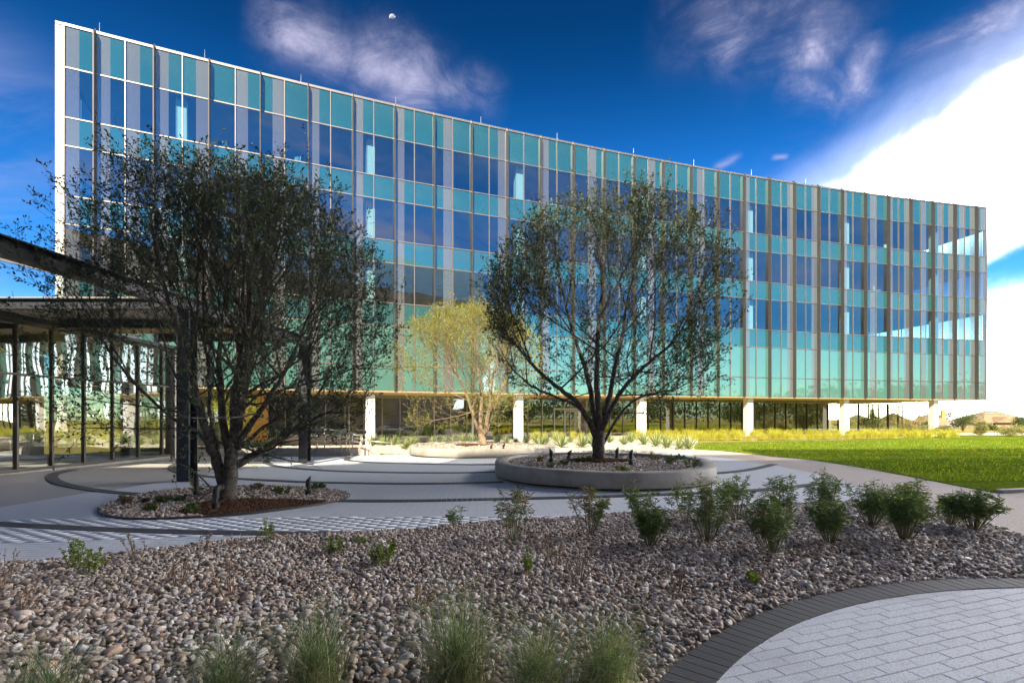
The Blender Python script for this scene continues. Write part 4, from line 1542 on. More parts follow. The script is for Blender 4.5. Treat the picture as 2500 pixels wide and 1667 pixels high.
A2 = [g(1209.7, 1129, 0.47), g(1230, 1114, 0.47), g(1310, 1106, 0.47), g(1450, 1103, 0.47), g(1600, 1105, 0.47), g(1715, 1114, 0.47), g(1750, 1133, 0.47), g(1700, 1144, 0.47), g(1600, 1150, 0.47), g(1480, 1151, 0.47), g(1380, 1147, 0.47), g(1270, 1140.5, 0.47)]
P2T, P2IN, p2z = planter('concrete_planter', 'broad round concrete planter in the shade holding the middle tree', (2.33, 13.2), A2, 0.49, 0.40)
A3 = [g(1001, 1089, 0.47), g(1012, 1084, 0.47), g(1080, 1078, 0.47), g(1200, 1075, 0.47), g(1320, 1079, 0.47), g(1354, 1085.5, 0.47), g(1290, 1089.5, 0.47), g(1205, 1091.5, 0.47), g(1100, 1092.5, 0.47), g(1030, 1091.5, 0.47)]
c3 = np.mean(A3, axis=0)
P3T, P3IN, p3z = planter('concrete_planter', 'farther concrete planter half in sunlight under the small yellow-green tree', tuple(c3), A3, 0.49, 0.42)


def planter_fill(t, inner, zg, soil, cx, cy, mrx, mry, seed, cc):
    def hf(x, y):
        d = math.hypot((x - cx) / 1.6, (y - cy) / 1.3)
        return zg + soil + 0.12 * math.exp(-d * d * 1.3)
    o = sheet('soil', inner, 0.0, M['soil'], 0.5, hf=hf, kind=None)
    o.parent = t
    o.matrix_parent_inverse = Matrix.Translation(-Vector(t.location))
    n0 = len(bpy.data.objects)
    h = link('fill', None, t)
    bpy.data.objects.remove(h)
    before = set(bpy.data.objects)
    scatter_bed(t, inner, hf, mulch_test(cx, cy, mrx, mry), 0.065, seed, 0.034)
    for ob in set(bpy.data.objects) - before:
        ob.matrix_parent_inverse = Matrix.Translation(-Vector(t.location))
    return hf


tr2 = g(1460, 1121, 0.50)
HF2 = planter_fill(P2T, P2IN, p2z, 0.40, tr2[0], tr2[1], 0.95, 0.7, 41, None)
tr3 = (c3[0] - 0.1, c3[1])
HF3 = planter_fill(P3T, P3IN, p3z, 0.42, tr3[0], tr3[1], 0.9, 0.8, 51, None)

# ---- retaining wall, low steps and white gravel bed before the building
wl = WALL_L + [g(935, 1110)]
RW = MB()
for a, b in zip(wl[:-1], wl[1:]):
    za, zb2 = Hg(*a), Hg(*b)
    ta, tb = 0.42, 0.42
    d = (Vector(b) - Vector(a)).normalized()
    nn_ = Vector((-d.y, d.x)) * 0.22
    RW.hexa([(a[0], a[1], za - .1), (b[0], b[1], zb2 - .1), (b[0] + nn_.x, b[1] + nn_.y, zb2 - .1), (a[0] + nn_.x, a[1] + nn_.y, za - .1)],
            [(a[0], a[1], za + ta), (b[0], b[1], zb2 + tb), (b[0] + nn_.x, b[1] + nn_.y, zb2 + tb), (a[0] + nn_.x, a[1] + nn_.y, za + ta)])
tag(RW.obj('retaining_wall', M['concwall']), 'low pale concrete retaining wall behind the handrails', 'wall')
for n_, (a, b, hh) in enumerate(((g(470, 1110), g(650, 1105), 0.22), (g(560, 1113), g(690, 1111.5), 0.10))):
    mb = MB()
    mb.bar((a[0], a[1], Hg(*a) + hh / 2), (b[0], b[1], Hg(*b) + hh / 2), 0.5, hh + 0.1)
    tag(bevel(mb.obj('concrete_step', M['concrete']), 0.015), ['longer upper concrete step beside the small young tree', 'short lower concrete step at the left end of the retaining wall'][n_], 'step', 'low concrete steps')

sto = [FP(i, soff(i) + 0.15) for i in np.arange(I_L, 17.2, 0.5)]


def gravh(x, y):
    """The gravel starts level with the wall top at the left and eases down to the shop-front sill."""
    if x < -6.3:
        t = min(max((y - 24.4) / 12.0, 0), 1)
        k = min(max((-6.3 - x) / 1.2, 0), 1)
        return Hg(x, y) + 0.02 + k * (0.36 * (1 - t))
    return Hg(x, y) + 0.02


wallback = [(p[0] + 0.02, p[1] + 0.2) for p in wl[:-1]]
GRAV = [g(560, 1103), g(640, 1101)] + wallback + GRAV_FRONT + [g(1694, 1099)] + list(reversed(sto))
gbed = sheet('gravel_bed', GRAV, 0.0, M['gravelbase'], 1.2, hf=gravh)
X, Y = scatter_hex([p for p in GRAV], 0.16, 0.35, lambda x, y: (y < 33), 61)
Z = np.array([gravh(a, b) for a, b in zip(X, Y)]) + 0.01
link('gravel', blobs('gravel', np.c_[X, Y, Z], rng.uniform(0.03, 0.07, len(X)), (OCTV, OCTF), M['gravel'], seed=62), gbed)['kind'] = 'stuff'

# ---- lawn
LAWN = LAWN_EDGE[:-3] + [(30, 9), (60, 6), (75, 40), (56, 44), g(2330, 1062), g(2150, 1073), g(2000, 1076), g(1850, 1079), g(1700, 1082)]
lawn = sheet('lawn', LAWN, 0.03, M['lawn'], 1.5, skirt=0.08)
r_ = np.random.default_rng(77)
nb = 52000
yy = 13 + (r_.random(nb) ** 1.7) * 22
xx = r_.uniform(5, 40, nb)
ok = pip(xx, yy, LAWN) & (xx < yy * 1.04 + 1)
xx, yy = xx[ok], yy[ok]
n = len(xx)
zz = np.array([Hg(a, b) for a, b in zip(xx, yy)]) + 0.028
an = r_.uniform(0, 6.28, n)
hh = r_.uniform(0.025, 0.065, n) * (1 + 0.02 * yy)
wd = 0.010 * (1 + 0.03 * yy)
V = np.zeros((n, 3, 3))
V[:, 0] = np.c_[xx - np.cos(an) * wd, yy - np.sin(an) * wd, zz]
V[:, 1] = np.c_[xx + np.cos(an) * wd, yy + np.sin(an) * wd, zz]
V[:, 2] = np.c_[xx + r_.normal(0, 0.03, n), yy + r_.normal(0, 0.03, n), zz + hh]
link('grass', arr_mesh('grass', V.reshape(-1, 3), np.arange(n * 3).reshape(-1, 3), M['lawnblade']), lawn)['kind'] = 'stuff'
# small kerbed corner at the right end of the lawn
mb = MB()
kk = [g(2440, 1205), g(2475, 1203), g(2520, 1201), g(2580, 1201)]
for a, b in zip(kk[:-1], kk[1:]):
    mb.bar((a[0], a[1], Hg(*a) + 0.04), (b[0], b[1], Hg(*b) + 0.04), 0.14, 0.1)
tag(mb.obj('kerb', M['concrete']), kind='structure')
# ---- land beyond: sidewalk, street
SW = [g(2235, 1066), g(2330, 1064.5), g(2420, 1064), g(2700, 1064), g(2700, 1056), g(2420, 1057), g(2330, 1058)]
sheet('sidewalk', SW, 0.02, M['sidewalk'], 6.0)
STREET = [(70, 150), (420, 150), (420, 166), (70, 166)]
sheet('street', STREET, 0.03, M['asphalt'], 12.0)
# ------------------------------------------------------------------ trees
def norm(v):
    return v / max(np.linalg.norm(v), 1e-9)


class Tubes:
    """Fast collector of thin branches with few sides."""
    def __init__(s):
        s.V, s.F, s.n = [], [], 0

    def add(s, pts, r0, r1, k=3):
        pts = np.asarray(pts)
        n = len(pts)
        d = np.gradient(pts, axis=0)
        d /= np.maximum(np.linalg.norm(d, axis=1), 1e-9)[:, None]
        ref = np.array([0.34, 0.87, 0.36])
        u = np.cross(d, ref)
        u /= np.maximum(np.linalg.norm(u, axis=1), 1e-9)[:, None]
        w = np.cross(d, u)
        r = np.linspace(r0, r1, n)[:, None]
        a = np.arange(k) * 2 * np.pi / k
        ringv = pts[:, None, :] + (u[:, None, :] * np.cos(a)[None, :, None] + w[:, None, :] * np.sin(a)[None, :, None]) * r[:, :, None]
        s.V.append(ringv.reshape(-1, 3))
        i = np.arange(n - 1)[:, None] * k
        j = np.arange(k)[None, :]
        j2 = (j + 1) % k
        f = np.stack([i + j, i + j2, i + k + j2, i + k + j], -1).reshape(-1, 4) + s.n
        s.F.append(f)
        s.n += n * k

    def obj(s, name, mat, parent, kind=None):
        o = link(name, arr_mesh(name, np.concatenate(s.V), np.concatenate(s.F), mat, smooth=True), parent)
        if kind: o['kind'] = kind
        return o


class Leaves:
    def __init__(s, seed):
        s.r = np.random.default_rng(seed)
        s.P, s.D, s.L, s.Wd = [], [], [], []

    def add(s, P, D, L, Wd):
        s.P.append(P)
        s.D.append(D)
        s.L.append(L)
        s.Wd.append(Wd)

    def mesh(s, name, mat):
        P, D = np.concatenate(s.P), np.concatenate(s.D)
        L, Wd = np.concatenate(s.L)[:, None], np.concatenate(s.Wd)[:, None]
        n = len(P)
        D /= np.maximum(np.linalg.norm(D, axis=1), 1e-9)[:, None]
        ref = s.r.normal(0, 1, (n, 3))
        sd = np.cross(D, ref)
        sd /= np.maximum(np.linalg.norm(sd, axis=1), 1e-9)[:, None]
        up = np.cross(sd, D)
        V = np.stack([P, P + D * L * 0.45 - sd * Wd + up * Wd * 0.35, P + D * L - up * L * 0.08, P + D * L * 0.45 + sd * Wd + up * Wd * 0.35], 1)
        return arr_mesh(name, V.reshape(-1, 3), np.arange(n * 4).reshape(-1, 4), mat)


def make_tree(name, label, cat, base, seed, leaders, crown_c, crown_r, nlimb, mats, leaf=(0.042, 0.0085), dens=1.0, z_low=0.0, limb_len=1.0, group=None, r0=0.15):
    """leaders: list of (polyline of (x,y,z) offsets from base, r_start, r_end). The crown fills an ellipsoid."""
    r = np.random.default_rng(seed)
    bark, twigm, leafm = mats
    t = thing(name, label, cat, base, 0, group)
    mb = MB()
    spawn = []
    for pts, ra, rb in leaders:
        P = np.array(pts, float)
        d = np.r_[0, np.cumsum(np.linalg.norm(np.diff(P, axis=0), axis=1))]
        m = max(5, int(d[-1] / 0.14))
        tt = np.linspace(0, d[-1], m)
        Q = np.stack([np.interp(tt, d, P[:, k]) for k in range(3)], 1)
        for _ in range(3):
            Q[1:-1] = (Q[:-2] + 2 * Q[1:-1] + Q[2:]) / 4
        Q[1:-1] += r.normal(0, 0.010, (m - 2, 3))
        fl = np.linspace(ra, rb, m)
        if Q[0, 2] <= 0.01:
            fl = fl * (1 + 0.45 * np.exp(-Q[:, 2] / 0.16))
        mb.tube(Q, list(fl * (1 + r.normal(0, 0.035, m))), 10)
        spawn.append((Q, ra, rb))
    mb.obj('trunk', bark, t, smooth=True)
    C, Rr = np.array(crown_c), np.array(crown_r)

    def inside(p):
        q = (p - C) / Rr
        return np.dot(q, q) < 1.0

    def reach(p, d):
        q, e = (p - C) / Rr, d / Rr
        a, b, c = e @ e, q @ e, q @ q - 1
        D = b * b - a * c
        return (-b + math.sqrt(D)) / a if D > 0 else 0.4

    lv, tw = Leaves(seed + 1), Tubes()

    def path(p, d, L, n, up, wob):
        pts = [p]
        st = L / n
        for i in range(n):
            d = norm(d + np.array([0, 0, up]) * st + r.normal(0, wob, 3) * math.sqrt(st))
            p = p + d * st
            pts.append(p)
        return np.array(pts), d

    def perp(d, ang, az):
        u = norm(np.cross(d, np.array([0.2, 0.3, 0.93]) if abs(d[2]) < 0.9 else np.array([1.0, 0, 0])))
        w = np.cross(d, u)
        return norm(d * math.cos(ang) + (u * math.cos(az) + w * math.sin(az)) * math.sin(ang))

    def leafy(pts, k):
        n = len(pts)
        m = max(1, int(k * dens * r.uniform(0.7, 1.3)))
        tt = np.sort(r.random(m)) ** 0.5 * (n - 1)
        i = np.minimum(tt.astype(int), n - 2)
        f = (tt - i)[:, None]
        P = pts[i] * (1 - f) + pts[i + 1] * f
        D = pts[i + 1] - pts[i]
        D = D / np.maximum(np.linalg.norm(D, axis=1), 1e-9)[:, None] * 0.7 + r.normal(0, 0.6, (m, 3))
        L = leaf[0] * r.uniform(0.6, 1.3, m)
        lv.add(P + r.normal(0, 0.008, (m, 3)), D, L, L * (leaf[1] / leaf[0]) * r.uniform(0.8, 1.25, m))

    # limbs: from the leaders, spread round the compass
    limbs = []
    for Q, ra, rb in spawn:
        if Q[-1, 2] < 0.9:
            continue
        nl = max(2, int(round(nlimb / max(1, sum(1 for s_ in spawn if s_[0][-1, 2] >= 0.9)))))
        az0 = r.uniform(0, 6.28)
        for k in range(nl):
            f = 0.20 + 0.80 * (k + 1) / nl
            i = min(int(f * (len(Q) - 1)), len(Q) - 2)
            d = norm(Q[min(i + 1, len(Q) - 1)] - Q[i])
            az = az0 + k * 2.4
            el = R(-6) + R(66) * (k / max(1, nl - 1)) + r.normal(0, 0.12)
            out = np.array([math.cos(az) * math.cos(el), math.sin(az) * math.cos(el), math.sin(el)])
            w_ = 0.12 + 0.30 * k / max(1, nl - 1)
            dd = norm(out * (1 - w_) + d * w_)
            limbs.append((Q[i], dd, max(rb * 0.75, 0.018)))
        d = norm(Q[-1] - Q[-3])
        limbs.append((Q[-1], norm(d + np.array([0, 0, .25])), rb * 0.95))
    for p, d, rr in limbs:
        L = reach(p, d) * r.uniform(0.80, 0.98) * limb_len
        L = max(0.8, min(L, 5.5))
        pts, de = path(p, d, L, 12, 0.05 + 0.14 * max(d[2], 0), 0.13)
        mbl = Tubes()
        mbl.add(pts, rr, 0.008, 6)
        mbl.obj('limb', bark, t)
        nb = int(4 + L * 2.9)
        for k in range(nb):
            f = 0.16 + 0.84 * (k + r.random()) / nb
            x = f * 12
            i = min(int(x), 11)
            q = pts[i] + (pts[i + 1] - pts[i]) * (x - i)
            dl = norm(pts[i + 1] - pts[i])
            d2 = perp(dl, R(r.uniform(22, 52)), k * 2.4 + r.uniform(-.5, .5))
            d2 = norm(d2 + np.array([0, 0, 0.16]))
            L2 = min(reach(q, d2) * r.uniform(0.72, 1.0), (0.75 + 1.15 * (1 - f)) * L * 0.62 + 0.35)
            if L2 < 0.25:
                L2 = 0.3
            p2, _ = path(q, d2, L2, 7, 0.16, 0.24)
            tw.add(p2, max(0.004, rr * 0.36 * (1 - 0.5 * f)), 0.003, 4)
            n3 = int(2 + L2 * 4.6)
            for j in range(n3):
                f3 = 0.12 + 0.88 * (j + r.random()) / n3
                x = f3 * 7
                i3 = min(int(x), 6)
                q3 = p2[i3] + (p2[i3 + 1] - p2[i3]) * (x - i3)
                if q3[2] < z_low and r.random() < 0.8:
                    continue
                d3 = norm(perp(norm(p2[i3 + 1] - p2[i3]), R(r.uniform(18, 55)), j * 2.4 + r.uniform(-.6, .6)) + np.array([0, 0, 0.30]))
                L3 = r.uniform(0.30, 0.85)
                if not inside(q3 + d3 * L3 * 0.8) and r.random() < 0.7:
                    L3 *= 0.55
                p3, _ = path(q3, d3, L3, 4, 0.35, 0.4)
                tw.add(p3, 0.0036, 0.002, 3)
                core = (q3 - C) / Rr
                lf = 0.25 if core @ core < 0.22 else 0.65 if core @ core < 0.45 else 1.0
                leafy(p3, (2 + 8 * L3) * lf)
                for _ in range(int((1 + L3 * 4.0) * lf + r.random())):
                    x = r.uniform(0.25, 1) * 4
                    i4 = min(int(x), 3)
                    q4 = p3[i4] + (p3[i4 + 1] - p3[i4]) * (x - i4)
                    d4 = norm(perp(norm(p3[i4 + 1] - p3[i4]), R(r.uniform(25, 60)), r.uniform(0, 6.28)) + np.array([0, 0, 0.25]))
                    p4, _ = path(q4, d4, r.uniform(0.10, 0.30), 2, 0.4, 0.4)
                    tw.add(p4, 0.0024, 0.0015, 3)
                    leafy(p4, 4.5)
    tw.obj('twigs', twigm, t, 'stuff')
    o = link('crown', lv.mesh('crown', leafm), t)
    o['kind'] = 'stuff'
    return t, sum(len(x) for x in lv.P)


stat = []
OAK = (M['bark'], M['twig'], M['leaf'])
b1 = (T1[0] - 0.02, T1[1] + 0.05, Hg(*T1) + 0.02)
sc1 = b1[1] / F                                    # metres per photo pixel at the left tree


def px1(x, y, dy=0.0):
    """Offset from the left tree's base of a point seen at photo pixel (x, y), dy metres behind the trunk."""
    Z = b1[1] + dy
    return ((x - CX) * Z / F - b1[0], dy, EYE + (HY - y) * Z / F - b1[2])


lead1 = [([px1(556, 1226), px1(556, 1190), px1(563, 1140), px1(571, 1080)], 0.155, 0.115),
         ([px1(550, 1215), px1(543, 1165), px1(524, 1120, -.05), px1(505, 1060, -.15), px1(492, 1010, -.2), px1(475, 940, -.35), px1(450, 870, -.4)], 0.12, 0.045),
         ([px1(571, 1090), px1(573, 1050, .1), px1(569, 1000, .2), px1(573, 950, .25), px1(585, 880, .2), px1(600, 800, .1)], 0.095, 0.04),
         ([px1(570, 1090), px1(583, 1040, -.05), px1(590, 990, -.15), px1(592, 930, -.3), px1(604, 850, -.5), px1(612, 770, -.6)], 0.085, 0.035),
         ([px1(578, 1095), px1(600, 1050, .0), px1(622, 1022, -.1), px1(650, 985, -.25), px1(690, 920, -.4), px1(720, 860, -.5)], 0.072, 0.03),
         ([px1(588, 1092), px1(610, 1078, .15), px1(622, 1055, .2), px1(650, 1040, .3), px1(690, 1010, .4), px1(720, 960, .5)], 0.042, 0.022),
         ([px1(518, 1105, -.05), px1(490, 1052, .1), px1(470, 1047, .2), px1(430, 1030, .3), px1(380, 985, .35), px1(320, 930, .4)], 0.05, 0.022),
         ([px1(535, 1130, 0), px1(532, 1080, .2), px1(517, 1040, .35), px1(512, 980, .5), px1(510, 900, .6), px1(500, 820, .7)], 0.055, 0.03)]
_, n_ = make_tree('tree', 'left dark multi-stemmed tree growing from the round stone bed level with the paving', 'tree', b1, 101, lead1, (-0.35, 0.1, 3.65), (3.8, 3.2, 3.15), 30, OAK, z_low=1.0, leaf=(0.060, 0.0135))
stat.append(n_)

b2 = (tr2[0], tr2[1], HF2(*tr2) - 0.03)


def px2(x, y, dy=0.0):
    Z = b2[1] + dy
    return ((x - CX) * Z / F - b2[0], dy, EYE + (HY - y) * Z / F - b2[2])


lead2 = [([px2(1460, 1122), px2(1460, 1085), px2(1462, 1050)], 0.19, 0.165),
         ([px2(1455, 1066), px2(1440, 1030, -.1), px2(1412, 985, -.3), px2(1390, 965, -.4), px2(1340, 930, -.6), px2(1290, 880, -.7)], 0.10, 0.035),
         ([px2(1460, 1060), px2(1450, 1010, .2), px2(1442, 960, .4), px2(1430, 900, .5), px2(1400, 820, .6), px2(1380, 740, .6)], 0.09, 0.035),
         ([px2(1462, 1060), px2(1461, 1010, -.1), px2(1458, 950, -.2), px2(1456, 880, -.2), px2(1462, 790, -.2), px2(1470, 700, -.2)], 0.10, 0.035),
         ([px2(1466, 1060), px2(1478, 1010, .1), px2(1490, 960, .2), px2(1500, 900, .3), px2(1520, 820, .3), px2(1530, 740, .3)], 0.09, 0.035),
         ([px2(1466, 1062), px2(1490, 1000, -.2), px2(1512, 960, -.3), px2(1550, 915, -.5), px2(1590, 880, -.6), px2(1640, 840, -.7)], 0.08, 0.03),
         ([px2(1472, 1084, .05), px2(1490, 1050, .1), px2(1520, 1000, .15), px2(1545, 978, .2), px2(1590, 960, .2), px2(1650, 950, .2)], 0.048, 0.022),
         ([px2(1452, 1040, .1), px2(1425, 1000, .2), px2(1400, 985, .35), px2(1350, 965, .5), px2(1300, 945, .6), px2(1250, 900, .7)], 0.05, 0.022)]
_, n_ = make_tree('tree', 'middle dark round-crowned tree rising from the large shaded planter', 'tree', b2, 202, lead2, (0.35, 0.0, 4.25), (3.55, 3.1, 3.3), 30, OAK, z_low=1.5, leaf=(0.068, 0.016))
stat.append(n_)

b3 = (tr3[0], tr3[1], HF3(*tr3) - 0.03)


def px3(x, y, dy=0.0):
    Z = b3[1] + dy
    return ((x - CX) * Z / F - b3[0], dy, EYE + (HY - y) * Z / F - b3[2])


lead3 = [([px3(1180, 1088), px3(1178, 1070), px3(1172, 1050)], 0.17, 0.14),
         ([px3(1174, 1064), px3(1160, 1030, -.2), px3(1150, 995, -.4), px3(1138, 960, -.5), px3(1110, 900, -.6)], 0.10, 0.035),
         ([px3(1176, 1062), px3(1172, 1020, .1), px3(1176, 980, .2), px3(1170, 920, .3), px3(1160, 850, .3)], 0.10, 0.03),
         ([px3(1183, 1062), px3(1190, 1020, -.1), px3(1196, 985, -.2), px3(1200, 940, -.4), px3(1215, 870, -.6)], 0.10, 0.03),
         ([px3(1186, 1058), px3(1200, 1010, .2), px3(1215, 970, .4), px3(1240, 920, .6), px3(1260, 870, .7)], 0.08, 0.03)]
_, n_ = make_tree('tree', 'sunlit yellow-green tree with a sunlit trunk in the farther planter', 'tree', b3, 303, lead3, (-0.3, 0.0, 3.45), (3.9, 3.2, 3.2), 28, (M['barklit'], M['twigtan'], M['leafsun']), z_low=0.9, dens=0.8, leaf=(0.07, 0.016))  # bark, twig and leaf colours here carry painted sunlight
stat.append(n_)
y4 = g(548, 1099)
b4 = (at(548, 1099, y4[1]).x, y4[1] + 1.2, Hg(*y4) + 0.05)
_, n_ = make_tree('young_tree', 'small bright yellow-green young tree on a thin stem before the ochre wall', 'tree', b4, 404, [([(0, 0, 0), (0.02, 0, 0.8), (0, 0.02, 1.6), (0.03, 0, 2.3)], 0.03, 0.015)], (0.0, 0.0, 2.35), (1.35, 1.2, 1.15), 12, (M['twigtan'], M['twigtan'], M['leafyoung']), z_low=1.0, dens=2.2, leaf=(0.075, 0.02))
stat.append(n_)
print('leaves', stat)


# ------------------------------------------------------------------ shrubs, sprouts, grasses
def make_bush(name, label, cat, base, seed, h, w, stems, leafm, stemm, per=26, leaf=(0.062, 0.0075), tips=1.0, bare=0.35, group=None, droop=0.0, dry=None):
    """Upright stems with tufts of narrow leaves towards the tips."""
    r = np.random.default_rng(seed)
    t = thing(name, label, cat, base, 0, group)
    st, lv, ld = Tubes(), Leaves(seed + 1), Leaves(seed + 2)
    lean = r.normal(0, 0.10 * w, 2)
    for k in range(stems):
        az = r.uniform(0, 6.28)
        sp = math.sqrt(r.random())
        top = np.array([math.cos(az) * sp * w / 2 + lean[0], math.sin(az) * sp * w / 2 + lean[1], h * r.uniform(0.62, 1.0) * (1 - 0.25 * sp * sp)])
        b0 = np.array([math.cos(az) * 0.05 * sp, math.sin(az) * 0.05 * sp, 0])
        mid = b0 + (top - b0) * np.array([0.55, 0.55, 0.5]) + r.normal(0, 0.02, 3)
        u = np.linspace(0, 1, 7)[:, None]
        pts = (1 - u) ** 2 * b0 + 2 * u * (1 - u) * mid + u * u * top
        st.add(pts, 0.0055, 0.0022, 3)
        subs = [(pts, 1.0)]
        for _ in range(r.integers(1, 4)):
            f = r.uniform(0.35, 0.9)
            q = pts[int(f * 6)]
            d = norm(np.array([r.normal(0, .6), r.normal(0, .6), 1.0]))
            L = h * r.uniform(0.12, 0.28)
            sp_ = np.array([q, q + d * L * 0.5, q + norm(d + np.array([0, 0, .4])) * L])
            st.add(sp_, 0.003, 0.002, 3)
            subs.append((sp_, 0.7))
        for P_, wgt in subs:
            m = max(3, int(per * wgt * r.uniform(0.7, 1.3)))
            tt = bare + (1 - bare) * r.random(m) ** (1 / (1 + tips))
            if wgt < 1:
                tt = r.random(m) ** 0.5
            x = tt * (len(P_) - 1)
            i = np.minimum(x.astype(int), len(P_) - 2)
            f = (x - i)[:, None]
            Q = P_[i] * (1 - f) + P_[i + 1] * f
            az2 = r.uniform(0, 6.28, m)
            D = np.c_[np.cos(az2), np.sin(az2), r.normal(0.25 - droop, 0.45, m)]
            L = leaf[0] * r.uniform(0.6, 1.25, m)
            tgt = ld if (dry is not None and r.random() < dry) else lv
            tgt.add(Q, D, L, L * leaf[1] / leaf[0])
    st.obj('stems', stemm, t, 'stuff')
    if lv.P:
        link('foliage', lv.mesh('foliage', leafm), t)['kind'] = 'stuff'
    if ld.P:
        link('withered_foliage', ld.mesh('withered_foliage', M['shrubdry']), t)['kind'] = 'stuff'
    return t


GB = 'daisy bushes in the stone bed'
# base pixel and top row in the 2352-wide view, width in px, stems, dry share, label
BUSH = [((1047, 1229), 1160, 60, 5, None, 'smallest single-stem green bush at the left end of the bush row'),
        ((1180, 1258), 1124, 110, 15, 0.5, 'thin half-withered bush standing second from the left in the stones'),
        ((1352, 1246), 1122, 110, 17, 0.4, 'half-withered bush with brown left side in front of the shaded planter'),
        ((1492, 1270), 1172, 95, 30, None, 'low dense green bush before the planter, in front of a taller airy one'),
        ((1470, 1222), 1108, 100, 14, 0.1, 'airy tall bush with bare stems behind the low dense one'),
        ((1625, 1262), 1105, 110, 26, 0.1, 'green bush under the right rim of the shaded planter'),
        ((1572, 1215), 1100, 70, 10, 0.15, 'slim bush with drooping tips against the planter side'),
        ((1692, 1212), 1093, 100, 22, None, 'bush behind the row whose top meets the light paving beside the planter'),
        ((1772, 1286), 1150, 110, 30, 0.1, 'front bush with grey bare foot, nearest of the right-hand group'),
        ((1800, 1225), 1092, 80, 16, 0.05, 'tall tufted bush with bare stems and one arching side shoot'),
        ((1905, 1262), 1150, 90, 26, None, 'bush with dark flat top row in front of the tan path, left'),
        ((1897, 1200), 1088, 90, 24, None, 'tallest dark bush at the edge of the tan path'),
        ((2000, 1220), 1112, 110, 34, None, 'wide dark bush on the stones below the tan path'),
        ((2078, 1256), 1110, 120, 40, 0.03, 'largest leafy bush near the right end of the row'),
        ((2105, 1200), 1105, 70, 18, 0.1, 'bush with a withered tip rising behind the largest one'),
        ((2185, 1222), 1130, 75, 20, None, 'rounded bush left one of the last pair on the right'),
        ((2238, 1232), 1142, 100, 34, None, 'drooping-leaved bush right one of the last pair, beside the path')]
for n_, (bp, top, wp, stems, dry, lab) in enumerate(BUSH):
    x, y = gd(*bp)
    h = (bp[1] - top) * y / 1173.7
    make_bush('bush', lab, 'bush', (x, y, mound(x, y)), 500 + 7 * n_, h * 1.05, wp * y / 1173.7 * 0.98, int(stems * 0.95), M['shrub'], M['stem'], per=24, leaf=(0.088, 0.0062), tips=2.0,
              bare=(0.30 if stems > 27 else 0.48 if stems > 18 else 0.58), group=GB, droop=0.25, dry=dry)

SPR = [((172, 1318), 1242, 55, 8, 'sprout', 'upright bright green sprout at the left of the stone bed edge'),
       ((208, 1340), 1268, 70, 9, 'sprout', 'yellowish sprig just right of the upright green sprout'),
       ((612, 1262), 1198, 60, 6, 'sprout', 'leafy sprig standing before the dark paving band'),
       ((775, 1283), 1240, 55, 10, 'sprout', 'low green tuft left of the yellow-green mound in the stones'),
       ((880, 1315), 1256, 75, 16, 'sprout', 'yellow-green mound of fine leaves in the middle of the stones'),
       ((838, 1262), 1246, 60, 8, 'sprout', 'flat green patch beside the bed edge'),
       ((1275, 1320), 1240, 90, 8, 'drysprout', 'thin twiggy sprig with few leaves in front of the second bush'),
       ((1330, 1355), 1270, 90, 9, 'drysprout', 'brownish twiggy sprig below the planter bushes'),
       ((1215, 1340), 1270, 40, 4, 'sprout', 'slender green shoot among the stones left of the twiggy sprigs'),
       ((1725, 1350), 1318, 40, 5, 'sprout', 'small bright weed in front of the right-hand bushes'),
       ((1560, 1375), 1300, 60, 6, 'drysprout', 'dry brown sprig in the stones right of the middle'),
       ((315, 1302), 1228, 70, 6, 'drysprout', 'dry reddish twigs at the bed edge left of the sprig'),
       ((462, 1280), 1225, 40, 4, 'drysprout', 'dry upright twigs under the front dark band'),
       ((535, 1275), 1238, 50, 4, 'drysprout', 'low dry twigs left of the leafy sprig'),
       ((10, 1372), 1240, 60, 5, 'drysprout', 'tall dry twig cut by the left picture edge'),
       ((60, 1430), 1355, 90, 8, 'drysprout', 'brown dead stalks near the left edge'),
       ((410, 1370), 1280, 90, 8, 'drysprout', 'brown twiggy plant among the stones left of the centre'),
       ((525, 1390), 1290, 60, 6, 'drysprout', 'thin brown stalks beside the twiggy plant'),
       ((960, 1420), 1360, 120, 14, 'drysprout', 'rust-brown dead tuft behind the centre grass clump')]
for n_, (bp, top, wp, stems, kind, lab) in enumerate(SPR):
    x, y = gd(*bp)
    h = (bp[1] - top) * y / 1173.7
    dry = kind == 'drysprout'
    make_bush('sprig', lab, 'plant', (x, y, mound(x, y)), 900 + 5 * n_, h, wp * y / 1173.7, stems, M['shrubdry'] if dry else M['sprout'], M['drystem'] if dry else M['stem'],
              per=8 if dry else 30, leaf=(0.022, 0.006) if dry else (0.026, 0.0075), tips=0.2, bare=0.15)

# small plants in the tree bed and the planter
TB = [((288, 1165), 1138, 34, 'reddish-tipped small plant at the left rim of the tree bed'), ((330, 1160), 1148, 26, 'tiny dark plant beside the reddish-tipped one'),
      ((376, 1160), 1142, 40, 'small leafy plant left of the tree trunk'), ((412, 1155), 1140, 40, 'flat green plant behind the mulch left of the trunk'),
      ((350, 1178), 1162, 44, 'flat grey-green plant at the front left of the tree bed'), ((425, 1183), 1164, 44, 'dark leafy plant on the mulch edge left of the front spotlight'),
      ((437, 1176), 1160, 22, 'small bright green sprout on the mulch beside the front spotlight'), ((455, 1133), 1120, 30, 'small plant at the back rim behind the left spotlight'),
      ((445, 1120), 1098, 22, 'red-leaved sprig at the back rim left of the spotlight'), ((648, 1140), 1120, 60, 'largest green plant in the right half of the tree bed'),
      ((722, 1128), 1112, 26, 'small plant right of the right-hand spotlight'), ((741, 1126), 1112, 22, 'outermost small plant towards the bed tip'),
      ((588, 1128), 1112, 40, 'dry pale sprig at the back rim right of the trunk')]
